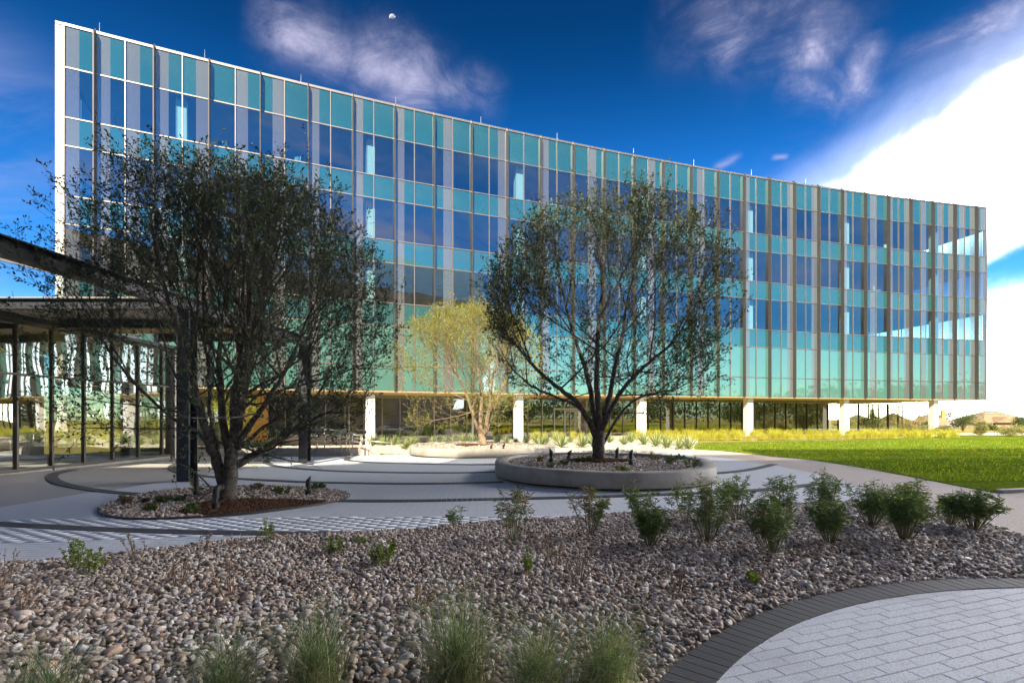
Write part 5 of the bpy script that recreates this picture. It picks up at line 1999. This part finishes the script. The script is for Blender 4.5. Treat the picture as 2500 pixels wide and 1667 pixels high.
for n_, (bp, top, wp, lab) in enumerate(TB):
    x, y = gd(*bp)
    h = (bp[1] - top) * y / 1173.7
    make_bush('bed_plant', lab, 'plant', (x, y, Hg(x, y) + 0.03), 1300 + n_ * 3, h * 1.1, wp * y / 1173.7, 9, M['shrubdry'] if 'dry' in lab or 'red' in lab else M['shrub'], M['drystem'], per=22, leaf=(0.05, 0.014), tips=0.1, bare=0.1)
PB = [((1240, 1060), 1045, 14, 'dry curled sprig at the left end of the shaded planter'), ((1262, 1072), 1055, 30, 'small dark plant by the left spotlight of the planter'), ((1340, 1062), 1048, 40, 'leafy plant between the two left spotlights of the planter'),
      ((1300, 1066), 1056, 30, 'low flat plant at the front left of the planter'), ((1425, 1078), 1062, 36, 'low bright plant at the front rim of the planter'), ((1505, 1052), 1034, 34, 'red-brown sprig at the back right of the planter'),
      ((1543, 1062), 1036, 30, 'dark upright plant right of the spotlights in the planter'), ((1587, 1068), 1036, 36, 'rightmost dark sprig in the shaded planter'), ((1560, 1050), 1034, 24, 'small sprig behind the dark upright plant')]
for n_, (bp, top, wp, lab) in enumerate(PB):
    x, y = gd(bp[0], bp[1], 0.44)
    h = (bp[1] - top) * y / 1173.7
    make_bush('planter_plant', lab, 'plant', (x, y, HF2(x, y)), 1500 + n_ * 3, h * 1.1, wp * y / 1173.7, 8, M['shrubdry'] if 'dry' in lab or 'red' in lab else M['shrub'], M['drystem'], per=18, leaf=(0.05, 0.014), tips=0.1, bare=0.15)


def blades(n, h, w, seed, lean=0.5, wid=0.0035, seg=5, jitter=0.06, droop=0.6):
    r = np.random.default_rng(seed)
    az = r.uniform(0, 6.28, n)
    sp = np.sqrt(r.random(n))
    L = h * (0.35 + 0.75 * r.random(n) ** 0.8)
    rad = sp * w / 2
    u = np.linspace(0, 1, seg + 1)
    out = (rad[:, None] * (u[None] ** (1.3 + droop)))
    up = L[:, None] * (u[None] - droop * 0.38 * sp[:, None] * u[None] ** 3)
    bx, by = r.normal(0, jitter, n), r.normal(0, jitter, n)
    wob = r.normal(0, 0.03, (n, 2))
    X = bx[:, None] + np.cos(az)[:, None] * out + wob[:, :1] * u[None] ** 2
    Y = by[:, None] + np.sin(az)[:, None] * out + wob[:, 1:] * u[None] ** 2
    Zz = up
    ww = wid * (1 - u ** 2 * 0.92)[None] * r.uniform(0.6, 1.3, n)[:, None]
    fa = r.uniform(0, 6.28, n)
    px, py = np.cos(fa)[:, None] * ww, np.sin(fa)[:, None] * ww
    V = np.stack([np.stack([X - px, Y - py, Zz], -1), np.stack([X + px, Y + py, Zz], -1)], 2)   # n, seg+1, 2, 3
    idx = np.arange(n * (seg + 1) * 2).reshape(n, seg + 1, 2)
    Fc = np.stack([idx[:, :-1, 0], idx[:, :-1, 1], idx[:, 1:, 1], idx[:, 1:, 0]], -1).reshape(-1, 4)
    return V.reshape(-1, 3), Fc


def shear(V, k, ax=0):
    V = V.copy()
    V[:, ax] += k * V[:, 2] ** 1.6
    return V


FG = [((1115, 1715), 0.74, 0.95, 520, 0.05, 'upright dark green grass clump in the centre foreground, cut by the bottom edge'),
      ((1310, 1722), 0.58, 1.05, 430, 0.10, 'grey-green grass clump right of the centre clump'),
      ((1475, 1690), 0.56, 0.80, 430, 0.42, 'rightmost grass clump drooping towards the paved circle'),
      ((770, 1720), 0.60, 0.80, 430, 0.05, 'grass clump left of the centre, upright and fine'),
      ((545, 1750), 0.50, 0.95, 360, 0.10, 'low loose grass clump at the lower left'),
      ((105, 1770), 0.50, 0.85, 240, 0.15, 'pale thin grass clump in the lower left corner')]
for n_, (bp, h, w, nbl, sh, lab) in enumerate(FG):
    x, y = g(*bp)
    t = thing('grass_clump', lab, 'ornamental grass', (x, y, mound(x, y)), 0, 'fountain grass in the foreground')
    V, Fc = blades(nbl, h * 1.05, w * 1.25, 700 + n_, wid=0.0019, jitter=0.07, droop=0.95, seg=8)
    link('blades', arr_mesh('blades', shear(V, sh), Fc, M['grassblade']), t)['kind'] = 'stuff'
    V, Fc = blades(nbl // 3, h * 0.7, w * 1.5, 730 + n_, wid=0.0019, jitter=0.08, droop=1.35, seg=8)
    link('dry_blades', arr_mesh('dry_blades', shear(V, sh), Fc, M['strawblade']), t)['kind'] = 'stuff'

ORD = ['first', 'second', 'third', 'fourth', 'fifth', 'sixth', 'seventh', 'eighth', 'ninth', 'tenth', 'eleventh', 'twelfth', 'thirteenth', 'fourteenth', 'fifteenth', 'sixteenth',
       'seventeenth', 'eighteenth', 'nineteenth', 'twentieth', 'twenty-first', 'twenty-second', 'twenty-third', 'twenty-fourth', 'twenty-fifth', 'twenty-sixth', 'twenty-seventh',
       'twenty-eighth', 'twenty-ninth', 'thirtieth', 'thirty-first', 'thirty-second', 'thirty-third', 'thirty-fourth', 'thirty-fifth', 'thirty-sixth', 'thirty-seventh', 'thirty-eighth',
       'thirty-ninth', 'fortieth', 'forty-first', 'forty-second', 'forty-third', 'forty-fourth', 'forty-fifth', 'forty-sixth', 'forty-seventh', 'forty-eighth']


# spiky agave-like rosettes in the gravel
def agave_mesh(seed, n=38, h=0.62, w=0.95):
    r = np.random.default_rng(seed)
    V, Fc = [], []
    for k in range(n):
        az = k * 2.4 + r.uniform(-.3, .3)
        el = R(22 + 62 * (k / n)) + r.normal(0, 0.08)
        L = h * r.uniform(0.75, 1.12)
        d = np.array([math.cos(az) * math.cos(el), math.sin(az) * math.cos(el), math.sin(el)])
        sdv = np.array([-math.sin(az), math.cos(az), 0])
        upv = np.cross(d, sdv) * -1
        b = len(V)
        for u, wd in ((0, 0.016), (0.35, 0.024), (0.72, 0.015)):
            p = d * L * u + np.array([0, 0, 0.03])
            V += [p - sdv * wd + upv * wd * 0.5, p - upv * wd * 0.15, p + sdv * wd + upv * wd * 0.5]
        V.append(d * L + np.array([0, 0, 0.03 - 0.02]))
        for j in range(2):
            o_ = b + j * 3
            Fc += [(o_, o_ + 1, o_ + 4, o_ + 3), (o_ + 1, o_ + 2, o_ + 5, o_ + 4)]
        Fc += [(b + 6, b + 7, b + 9, b + 9), (b + 7, b + 8, b + 9, b + 9)]
    tri = [f if f[2] != f[3] else f[:3] for f in Fc]
    me = bpy.data.meshes.new('agave')
    me.from_pydata([tuple(v) for v in V], [], tri)
    me.materials.append(M['agave'])
    return me


ag_me = [agave_mesh(s_) for s_ in (1, 2, 3, 4)]
AGF = [(910, 1100), (938, 1096), (961, 1093), (990, 1098), (1005, 1092), (1320, 1096), (1371, 1094), (1421, 1094), (1449, 1091), (1488, 1082), (1524, 1087), (1571, 1087), (1601, 1091), (1628, 1095), (1658, 1098), (1680, 1098)]
AGB = [(883, 1084), (910, 1082), (932, 1086), (968, 1085), (1012, 1086), (1058, 1086), (1085, 1084), (1106, 1087), (1129, 1081), (1155, 1084), (1214, 1085), (1236, 1082), (1259, 1086), (1285, 1085), (1308, 1081), (1334, 1082), (1358, 1080), (1392, 1082), (1440, 1083), (1540, 1081)]
for row, pts in (('front', AGF), ('back', AGB)):
    for n_, p in enumerate(pts):
        x, y = g(*p)
        o = link('agave', ag_me[n_ % 4])
        o.location = (x, y, gravh(x, y))
        o.rotation_euler = (0, 0, random.uniform(0, 6))
        s_ = random.uniform(0.95, 1.3) * (1.15 if row == 'front' else 1.0)
        o.scale = (s_, s_, s_)
        tag(o, f'spiky grey-green rosette plant, {ORD[n_]} from the left in the {row} row of the pale gravel', 'agave', 'spiky rosettes in the gravel bed')

# golden ornamental grass along the building
mu_me = [arr_mesh('golden_grass', *blades(330, 0.85, 1.25, 800 + k, wid=0.010, seg=3, jitter=0.16, droop=0.8), M['muhly']) for k in range(4)]
pts = [g(px_, 1074.5 - 0.0075 * (px_ - 1540)) for px_ in np.linspace(1548, 2330, 40)]
for n_, (x, y) in enumerate(pts):
    o = link('golden_grass', mu_me[n_ % 4])
    o.location = (x + random.uniform(-.15, .15), y + random.uniform(-.4, .4), Hg(x, y) + 0.02)
    o.rotation_euler = (0, 0, random.uniform(0, 6))
    s_ = random.uniform(0.55, 1.12) * (0.85 + 0.15 * n_ / 40)
    o.scale = (s_ * 1.1, s_ * 1.1, s_ * 1.0)
    tag(o, f'sunlit golden-green grass tuft, {ORD[n_]} from the left in the front row along the building', 'ornamental grass', 'golden grass along the building')
pts = [g(px_, 1067.5 - 0.0075 * (px_ - 1540)) for px_ in np.linspace(1560, 2320, 34)]
for n_, (x, y) in enumerate(pts):
    o = link('golden_grass', mu_me[(n_ + 2) % 4])
    o.location = (x, y + random.uniform(-.4, .4), Hg(x, y) + 0.02)
    o.rotation_euler = (0, 0, random.uniform(0, 6))
    s_ = random.uniform(0.85, 1.1)
    o.scale = (s_, s_, s_ * 0.95)
    tag(o, f'golden-green grass tuft, {ORD[n_]} from the left in the back row against the shop-front glass', 'ornamental grass', 'golden grass along the building')
for n_, px_ in enumerate((1300, 1312, 1330, 1356, 1372, 1400, 1418, 1447)):
    x, y = g(px_, 1073)
    o = link('golden_grass', mu_me[n_ % 4])
    o.location = (x, y, gravh(x, y))
    o.scale = (0.62, 0.62, 1.0 if n_ % 2 else 0.8)
    o.rotation_euler = (0, 0, n_)
    tag(o, f'yellowish grass tuft, {ORD[n_]} from the left before the entrance doors', 'ornamental grass', 'golden grass before the entrance')
# leafy strip before the ochre wall
gs_me = arr_mesh('border_grass', *blades(240, 0.42, 0.8, 850, wid=0.012, seg=3, jitter=0.15, droop=0.8), M['agave'])
for n_, px_ in enumerate((505, 530, 590, 612, 635, 655)):
    x, y = g(px_, 1101)
    o = link('border_grass', gs_me)
    o.location = (x, y + 0.5, gravh(x, y + .5) + 0.05)
    o.rotation_euler = (0, 0, n_ * 1.3)
    tag(o, f'low green grass tuft, {ORD[n_]} from the left before the ochre wall', 'ornamental grass', 'grass before the ochre wall')

# ------------------------------------------------------------------ garden spotlights
def spotlight(label, loc, h, rz, tilt=0.0, group='black garden spotlights'):
    t = thing('garden_spotlight', label, 'spotlight', loc, rz, group)
    mb = MB()
    mb.tube([(0, 0, -0.05), (0, 0, h * 0.32)], 0.058, 14)
    mb.obj('base', M['black'], t, smooth=False)
    mb = MB()
    mb.tube([(0, 0, h * 0.32), (0, 0, h * 0.50)], 0.026, 10)
    mb.box((0, 0, h * 0.44), (0.06, 0.035, 0.07))
    mb.obj('knuckle', M['black'], t)
    Mt = Matrix.Rotation(tilt, 3, 'Y')
    n = 16
    z0, z1 = h * 0.47, h
    V, Fc = [], []
    for k in range(n):
        a = 2 * math.pi * k / n
        x, y = 0.055 * math.cos(a), 0.055 * math.sin(a)
        V += [(x, y, z0), (x, y, z1 - 0.055 + x * 1.1)]
    piv = Vector((0, 0, z0))
    V = [tuple(piv + Mt @ (Vector(v) - piv)) for v in V]
    for k in range(n):
        k2 = (k + 1) % n
        Fc.append((2 * k, 2 * k2, 2 * k2 + 1, 2 * k + 1))
    Fc.append(tuple(2 * k for k in reversed(range(n))))
    mb = MB()
    mb.add(V, Fc)
    o = mb.obj('housing', M['black'], t)
    mb = MB()
    cc = sum((Vector(V[2 * k + 1]) for k in range(n)), Vector()) / n
    L = [cc + (Vector(V[2 * k + 1]) - cc) * 0.9 - Vector((0, 0, 0.006)) for k in range(n)]
    mb.add(L, [tuple(range(n))])
    mb.obj('lens', M['lens'], t)
    return t


for n_, (bp, top, rz, tl, dz, lab) in enumerate((((451, 1145), 1092, -0.5, 0.0, 0, 'black spotlight on a stake left of the left tree, nearest the steel post'),
                                                ((496, 1175), 1114, 0.9, 0.0, 0, 'black spotlight right in front of the left tree trunk'),
                                                ((708, 1142), 1094, 0.4, 0.0, 0, 'black spotlight at the right end of the left tree bed'),
                                                ((1266, 1062), 1027, 3.0, 0.0, .44, 'black spotlight at the left rim of the shaded planter'),
                                                ((1306, 1056), 1031, 0.3, 0.35, .44, 'tilted black spotlight left of the middle trunk in the shaded planter'),
                                                ((1417, 1053), 1024, 0.2, 0.0, .44, 'black spotlight just right of the middle trunk'),
                                                ((1449, 1066), 1029, 0.4, 0.0, .44, 'black spotlight at the front right of the shaded planter'),
                                                ((1128, 1027), 1013, 0.2, 0.0, .44, 'black spotlight right of the sunlit trunk in the farther planter'),
                                                ((1156, 1027), 1010, 0.2, 0.25, .44, 'tilted black spotlight in the farther planter'))):
    x, y = gd(bp[0], bp[1], dz)
    h = (bp[1] - top) * y / 1173.7
    hz = HF2(x, y) if dz and n_ < 7 else HF3(x, y) if dz else Hg(x, y) + 0.02
    spotlight(lab, (x, y, hz), h, rz, tl)

# ------------------------------------------------------------------ handrails of the ramp
def handrail(label, pts, posts, rad=0.022):
    """pts: rail corner points (x,y,z); posts: list of (x,y,z_top,z_ground)."""
    o0 = Vector((posts[0][0], posts[0][1], posts[0][3]))
    t = thing('handrail', label, 'handrail', o0, 0, 'steel handrails of the ramp')
    mb = MB()
    mb.tube([Vector(p) - o0 for p in pts], rad, 8)
    mb.obj('rail', M['handrail'], t, smooth=True)
    for x, y, zt, zg in posts:
        mb = MB()
        mb.tube([Vector((x, y, zg - 0.03)) - o0, Vector((x, y, zt)) - o0], rad * 0.9, 8)
        mb.obj('post', M['handrail'], t, smooth=True)
    return t


def ramp_rail(label, xs, ybase, ytop0, ytop1, ret=True, dzg=0.0):
    G = [g(x, ybase, dzg) for x in xs]
    n = len(xs)
    tops, posts = [], []
    for k, (x, y) in enumerate(G):
        f = k / (n - 1)
        py = ytop0 + (ytop1 - ytop0) * f
        zt = EYE + (HY - py) * y / F
        tops.append((x, y, zt))
        posts.append((x, y, zt, Hg(x, y) + dzg))
    pts = list(tops)
    if ret:
        x, y, zt = tops[0]
        pts = [(x - 0.35, y, Hg(x, y) + 0.0), (x - 0.35, y, zt - 0.06), (x - 0.29, y, zt)] + pts
    return handrail(label, pts, posts)


ramp_rail('front steel handrail with looped end beside the right-hand post', (774, 806, 834, 878), 1114.0, 1066, 1079)
ramp_rail('second steel handrail continuing behind the gravel rosettes', (853, 881, 905, 956), 1109.5, 1067, 1081, False, 0.1)
ramp_rail('rear steel handrail against the dark lobby glass', (773, 793, 845, 881), 1101.0, 1048, 1063, True, 0.25)
ramp_rail('rear upper steel handrail nearest the lobby glass', (792, 830, 860, 884), 1096.0, 1047, 1061, False, 0.3)

# ------------------------------------------------------------------ moon
mm, T, P, O = newmat('moon_rock')
T.n.remove(P)
pos = T.new('ShaderNodeTexCoord').outputs['Object']
df = T.new('ShaderNodeBsdfDiffuse', {'Color': T.ramp(T.noise(pos, 0.35, 4, 0.6), [(0.4, (0.05, 0.05, 0.055)), (0.62, (0.12, 0.115, 0.115))])})
tr = T.new('ShaderNodeBsdfTransparent')
ad = T.new('ShaderNodeAddShader', {0: df.outputs[0], 1: tr.outputs[0]})
T.put(O.inputs[0], ad.outputs[0])
ml = at(958, 44, 2600)
V0, F0 = ico(4)
moon = link('moon', arr_mesh('moon', V0 * (7.8 * 2600 / F), F0[np.array([(V0[f].mean(0) @ np.array(to_sun)) > -0.02 for f in F0])], mm, smooth=True))
moon.location = ml
tag(moon, 'pale half moon high in the blue sky above the building', 'moon')

# ------------------------------------------------------------------ neighbourhood in the distance
def hip_house(label, x0, x1, yc, depth, eave, ridge, zg, chim=None, gable=False):
    t = thing('house', label, 'house', ((x0 + x1) / 2, yc, zg), 0, 'tan roofed houses beyond the street')
    w = x1 - x0
    mb = MB()
    mb.box((0, 0, eave / 2), (w - 1.2, depth - 1.2, eave))
    mb.obj('wall', M['housewall'], t)
    mb = MB()
    hw, hd, rl = w / 2, depth / 2, max(w / 2 - depth / 2, 0.6)
    mb.add([(-hw, -hd, eave), (hw, -hd, eave), (hw, hd, eave), (-hw, hd, eave), (-rl, 0, ridge), (rl, 0, ridge), (-hw, -hd, eave - .25), (hw, -hd, eave - .25), (hw, hd, eave - .25), (-hw, hd, eave - .25)],
           [(0, 1, 5, 4), (1, 2, 5), (2, 3, 4, 5), (3, 0, 4), (6, 7, 1, 0), (7, 8, 2, 1), (8, 9, 3, 2), (9, 6, 0, 3), (9, 8, 7, 6)])
    rf = mb.obj('roof', M['shingle'], t)
    if gable:
        mb = MB()
        gx = -w * 0.18
        mb.add([(gx - 4, -hd - 2, eave), (gx + 4, -hd - 2, eave), (gx, -hd - 2, eave + 2.6), (gx - 4, 0, eave), (gx + 4, 0, eave), (gx, 0, eave + 2.6)], [(0, 1, 2), (0, 2, 5, 3), (2, 1, 4, 5)])
        mb.obj('gable', M['shingle'], rf)
    if chim:
        mb = MB()
        mb.box((chim, depth * 0.1, ridge * 0.5 + 1.2), (1.6, 1.2, ridge + 1.6))
        mb.obj('chimney', M['ochre'], rf)
    for k in (-0.3, 0.05, 0.28):
        mb = MB()
        mb.box((w * k, -depth / 2 + 0.58, eave * 0.55), (1.6, 0.1, 1.3))
        wn = mb.obj('window', M['whitemetal'], t)
        mb = MB()
        mb.box((w * k, -depth / 2 + 0.515, eave * 0.55), (1.36, 0.04, 1.06))
        mb.obj('pane', M['carglass'], wn)
    return t


YH = 232.0
zgh = Hg(150, YH)


def hx(px_, Y=YH):
    return (px_ - CX) * Y / F


def hz_(py_, Y=YH):
    return EYE + (HY - py_) * Y / F


hip_house('big tan hip-roofed house at the right edge beyond the fence', hx(2386), hx(2530), YH + 8, 22, hz_(1031) - zgh, hz_(1002, YH + 8) - zgh, zgh, None, True)
hip_house('tan house with a chimney between the last column and the small tree', hx(2290), hx(2352), YH + 12, 18, hz_(1036) - zgh, hz_(1010, YH + 12) - zgh, zgh, 8)
hip_house('tan house seen under the building left of the last column', hx(2222), hx(2284), YH + 18, 18, hz_(1035) - zgh, hz_(1008, YH + 18) - zgh, zgh, -9)
hip_house('tan house seen through the corner glass of the ground floor', hx(2128), hx(2206), YH + 20, 18, hz_(1036) - zgh, hz_(1012, YH + 20) - zgh, zgh)
# cedar fence, board by board
fen = thing('fence', 'long cedar board fence in front of the tan houses', 'fence', (hx(2150, 205), 205, Hg(0, 205)))
zf0, zf1 = hz_(1046.5, 205), hz_(1037.0, 205)
mb = MB()
mb.box((0, 0, (zf1 - zf0) / 2), (0.52, 0.03, zf1 - zf0))
bd_me = mb.mesh('board', M['fence'])
x0f, x1f = hx(2150, 205), hx(2530, 205)
nbd = int((x1f - x0f) / 0.55)
for k in range(nbd):
    o = link('board', bd_me, fen)
    o.location = (k * 0.55, random.uniform(-.01, .01), zf0 - Hg(0, 205) + random.uniform(-0.03, 0.03))
for k in range(0, nbd, 14):
    mb = MB()
    mb.box((k * 0.55 + 0.27, 0.07, zf0 - Hg(0, 205) + (zf1 - zf0) / 2), (0.14, 0.1, zf1 - zf0 + 0.1))
    mb.obj('post', M['fence'], fen)


def vehicle(name, label, cat, loc, rz, L, h, paint, pickup):
    t = thing(name, label, cat, loc, rz)
    hw = 0.95
    prof = [(-L / 2, .45), (-L / 2, .95), (-L / 2 + 1.0, 1.05), (-L / 2 + 1.7, h - .05), (-L / 2 + 2.1, h), (0.55, h), (0.85, h - .06), (1.15, 1.12), (L / 2, 1.1), (L / 2, .5)] if pickup else \
           [(-L / 2, .4), (-L / 2, .72), (-L / 2 + .95, .86), (-L / 2 + 1.75, h - .04), (-L / 2 + 2.2, h), (0.6, h), (1.5, .95), (L / 2, .85), (L / 2, .42)]
    mb = MB()
    n = len(prof)
    mb.add([(x, -hw, z_) for x, z_ in prof] + [(x, hw, z_) for x, z_ in prof], [tuple(reversed(range(n))), tuple(range(n, 2 * n))] + [(i, (i + 1) % n, n + (i + 1) % n, n + i) for i in range(n)])
    bevel(mb.obj('body', paint, t), 0.06)
    mb = MB()
    mb.add([(-L / 2 + 1.3, -hw - .012, 1.02), (0.75, -hw - .012, 1.06), (0.55, -hw - .012, h - .12), (-L / 2 + 1.85, -hw - .012, h - .12)], [(0, 1, 2, 3)])
    mb.add([(-L / 2 + 1.3, hw + .012, 1.02), (0.75, hw + .012, 1.06), (0.55, hw + .012, h - .12), (-L / 2 + 1.85, hw + .012, h - .12)], [(3, 2, 1, 0)])
    mb.obj('side_window', M['carglass'], t)
    for sx in (-L / 2 + .95, L / 2 - 1.0):
        for sy in (-1, 1):
            mb = MB()
            mb.tube([(sx, sy * (hw - .16), .36), (sx, sy * (hw + .03), .36)], 0.36, 16)
            w = mb.obj('wheel', M['tyre'], t)
            mb = MB()
            mb.tube([(sx, sy * (hw + .02), .36), (sx, sy * (hw + .04), .36)], 0.2, 12)
            mb.obj('rim', M['galv'], w)
    for sy in (-.65, .65):
        mb = MB()
        mb.box((L / 2 + .01, sy, .8), (0.04, .28, .2))
        mb.obj('tail_light', M['red'], t)
        mb = MB()
        mb.box((-L / 2 - .01, sy, .72), (0.04, .3, .16))
        mb.obj('headlight', M['chairwhite'], t)
    return t


p = at(2236, 1048, 163)
vehicle('pickup_truck', 'red pickup truck on the street, seen under the building beside the last column', 'pickup truck', (p.x, 163, Hg(p.x, 163) + .04), 0.0, 6.6, 1.95, M['red'], True)
p = at(2334, 1049, 157)
vehicle('parked_car', 'dark car half hidden behind the small mesquite tree', 'car', (p.x, 157, Hg(p.x, 157) + .04), 0.08, 4.8, 1.5, M['carblack'], False)


def util_pole(name, label, px_, Y, py_top, rad, mat, arms):
    x = (px_ - CX) * Y / F
    zg = Hg(x, Y)
    zt = EYE + (HY - py_top) * Y / F
    t = thing(name, label, 'pole', (x, Y, zg))
    mb = MB()
    mb.tube([(0, 0, -.2), (0, 0, zt - zg)], [rad, rad * .7], 10)
    mb.obj('shaft', mat, t, smooth=True)
    for k in range(arms):
        mb = MB()
        mb.box((0, 0, zt - zg - .5 - 1.1 * k), (2.4 - .6 * k, .14, .16))
        mb.obj('crossarm', mat, t)
    return t, Vector((x, Y, zt))


pt1, q1 = util_pole('utility_pole', 'brown wooden utility pole with crossarms seen under the building', 2223, 182, 983, 0.2, M['wood'], 2)
pt2, q2 = util_pole('lamp_pole', 'thin grey lamp pole just left of the last column', 2273, 120, 984, 0.10, M['galv'], 0)
mb = MB()
mb.bar((0, 0, q2.z - Hg(q2.x, 120) - .1), (2.0, -.4, q2.z - Hg(q2.x, 120) + .1), 0.1, 0.08)
mb.obj('lamp_arm', M['galv'], pt2)
for n_, (za, lab) in enumerate(((1003.5, 'upper overhead wire running right above the house roofs'), (1009.5, 'lower overhead wire crossing in front of the house roofs'))):
    z1 = EYE + (HY - za) * 182 / F
    mb = MB()
    pts = []
    for k in range(13):
        f = k / 12
        pts.append((q1.x - 60 + 240 * f, 182, z1 + 0.3 * math.cos(f * 9)))
    mb.tube(pts, 0.05, 5)
    tag(mb.obj('overhead_wire', M['carblack']), lab, 'wire')


def clump_tree(name, label, base, h, w, seed, leafm, n=1600, leaf=0.16, stem_h=0.3, group=None):
    """Bushy small tree: several stems and leaf clumps in an uneven crown."""
    r = np.random.default_rng(seed)
    t = thing(name, label, 'bush' if h < 2.0 else 'tree', base, 0, group)
    st = Tubes()
    lv = Leaves(seed)
    nc = 26
    for k in range(nc):
        az, rr = r.uniform(0, 6.28), math.sqrt(r.random())
        c = np.array([math.cos(az) * rr * w * .42, math.sin(az) * rr * w * .42, h * (stem_h + (1 - stem_h) * r.random() * math.sqrt(max(0.05, 1 - rr * rr * .75)))])
        st.add(np.array([[0, 0, 0], c * np.array([.35, .35, .5]), c]), 0.018 * h, 0.004 * h, 4)
        m = n // nc
        P = c + r.normal(0, 1, (m, 3)) * np.array([w * .10, w * .10, h * .075])
        L = leaf * r.uniform(.5, 1.2, m)
        lv.add(P, r.normal(0, 1, (m, 3)) + np.array([0, 0, .3]), L, L * .24)
    st.obj('stems', M['twigtan'], t, 'stuff')
    link('crown', lv.mesh('crown', leafm), t)['kind'] = 'stuff'
    return t


for n_, (px_, pyb, pyt, wpx, mt, stem_h, lab) in enumerate(((2352, 1052, 1005, 58, 'farleaf', 0.25, 'round green mesquite tree on the far lawn right of the building corner'),
                                                          ((2392), 1064, 1028, 26, 'farleafpale', 0.15, 'upright pale bush just right of the round mesquite'),
                                                          (2478, 1066, 1036, 62, 'farleafpale', 0.1, 'wide grey bush at the right edge by the sidewalk'),
                                                          (2228, 1062, 1012, 52, 'farleafpale', 0.15, 'olive bush under the building between the glass and the last column'),
                                                          (2302, 1062, 1040, 40, 'farleafpale', 0.1, 'low bush at the foot of the last column'),
                                                          (2420, 1050, 1036, 24, 'farleaf', 0.1, 'small dark bush in front of the fence'),
                                                          (2500, 1046, 1010, 36, 'farleaf', 0.25, 'dark green tree cut by the right edge in front of the big house'),
                                                          (2265, 1046, 1030, 40, 'farleaf', 0.1, 'green bush behind the red truck'),
                                                          (2130, 1058, 1008, 46, 'farleaf', 0.3, 'dark tree seen through the corner glass'))):
    x, y = g(px_, pyb)
    y = min(y, 150)
    x = (px_ - CX) * y / F
    k = y / F
    clump_tree('bush' if (pyb - pyt) * k < 2.0 else 'small_tree', lab, (x, y, Hg(x, y)), (pyb - pyt) * k * 1.02, wpx * k * 1.1, 950 + n_, M[mt], 2600, 0.13 * k * 130 / 5, stem_h)
# roof-high trees behind the houses and the wood that the facade mirrors
lv = Leaves(5)
r_ = np.random.default_rng(91)
for k in range(70):
    th = R(r_.uniform(58, 150))
    D_ = r_.uniform(95, 150)
    c = np.array([math.sin(th) * D_, math.cos(th) * D_, 0])
    hh = r_.uniform(5, 11)
    for _ in range(9):
        q = c + np.array([r_.normal(0, 2.2), r_.normal(0, 2.2), hh * r_.uniform(.2, .95) + Hg(c[0], max(c[1], 0))])
        m = 60
        P_ = q + r_.normal(0, 1, (m, 3)) * np.array([1.7, 1.7, 1.1])
        L = r_.uniform(.5, 1.0, m)
        lv.add(P_, r_.normal(0, 1, (m, 3)), L, L * .35)
tag(link('distant_wood', lv.mesh('distant_wood', M['farleaf'])), kind='stuff')
for n_, (px_, lab) in enumerate(((2268, 'dark treetop showing over the left house roof'), (2312, 'second treetop between the house roofs'))):
    x = hx(px_, 260)
    clump_tree('treetop', lab, (x, 262, Hg(x, 262)), 8.6 - n_, 9, 990 + n_, M['farleaf'], 900, 0.9, 0.4)
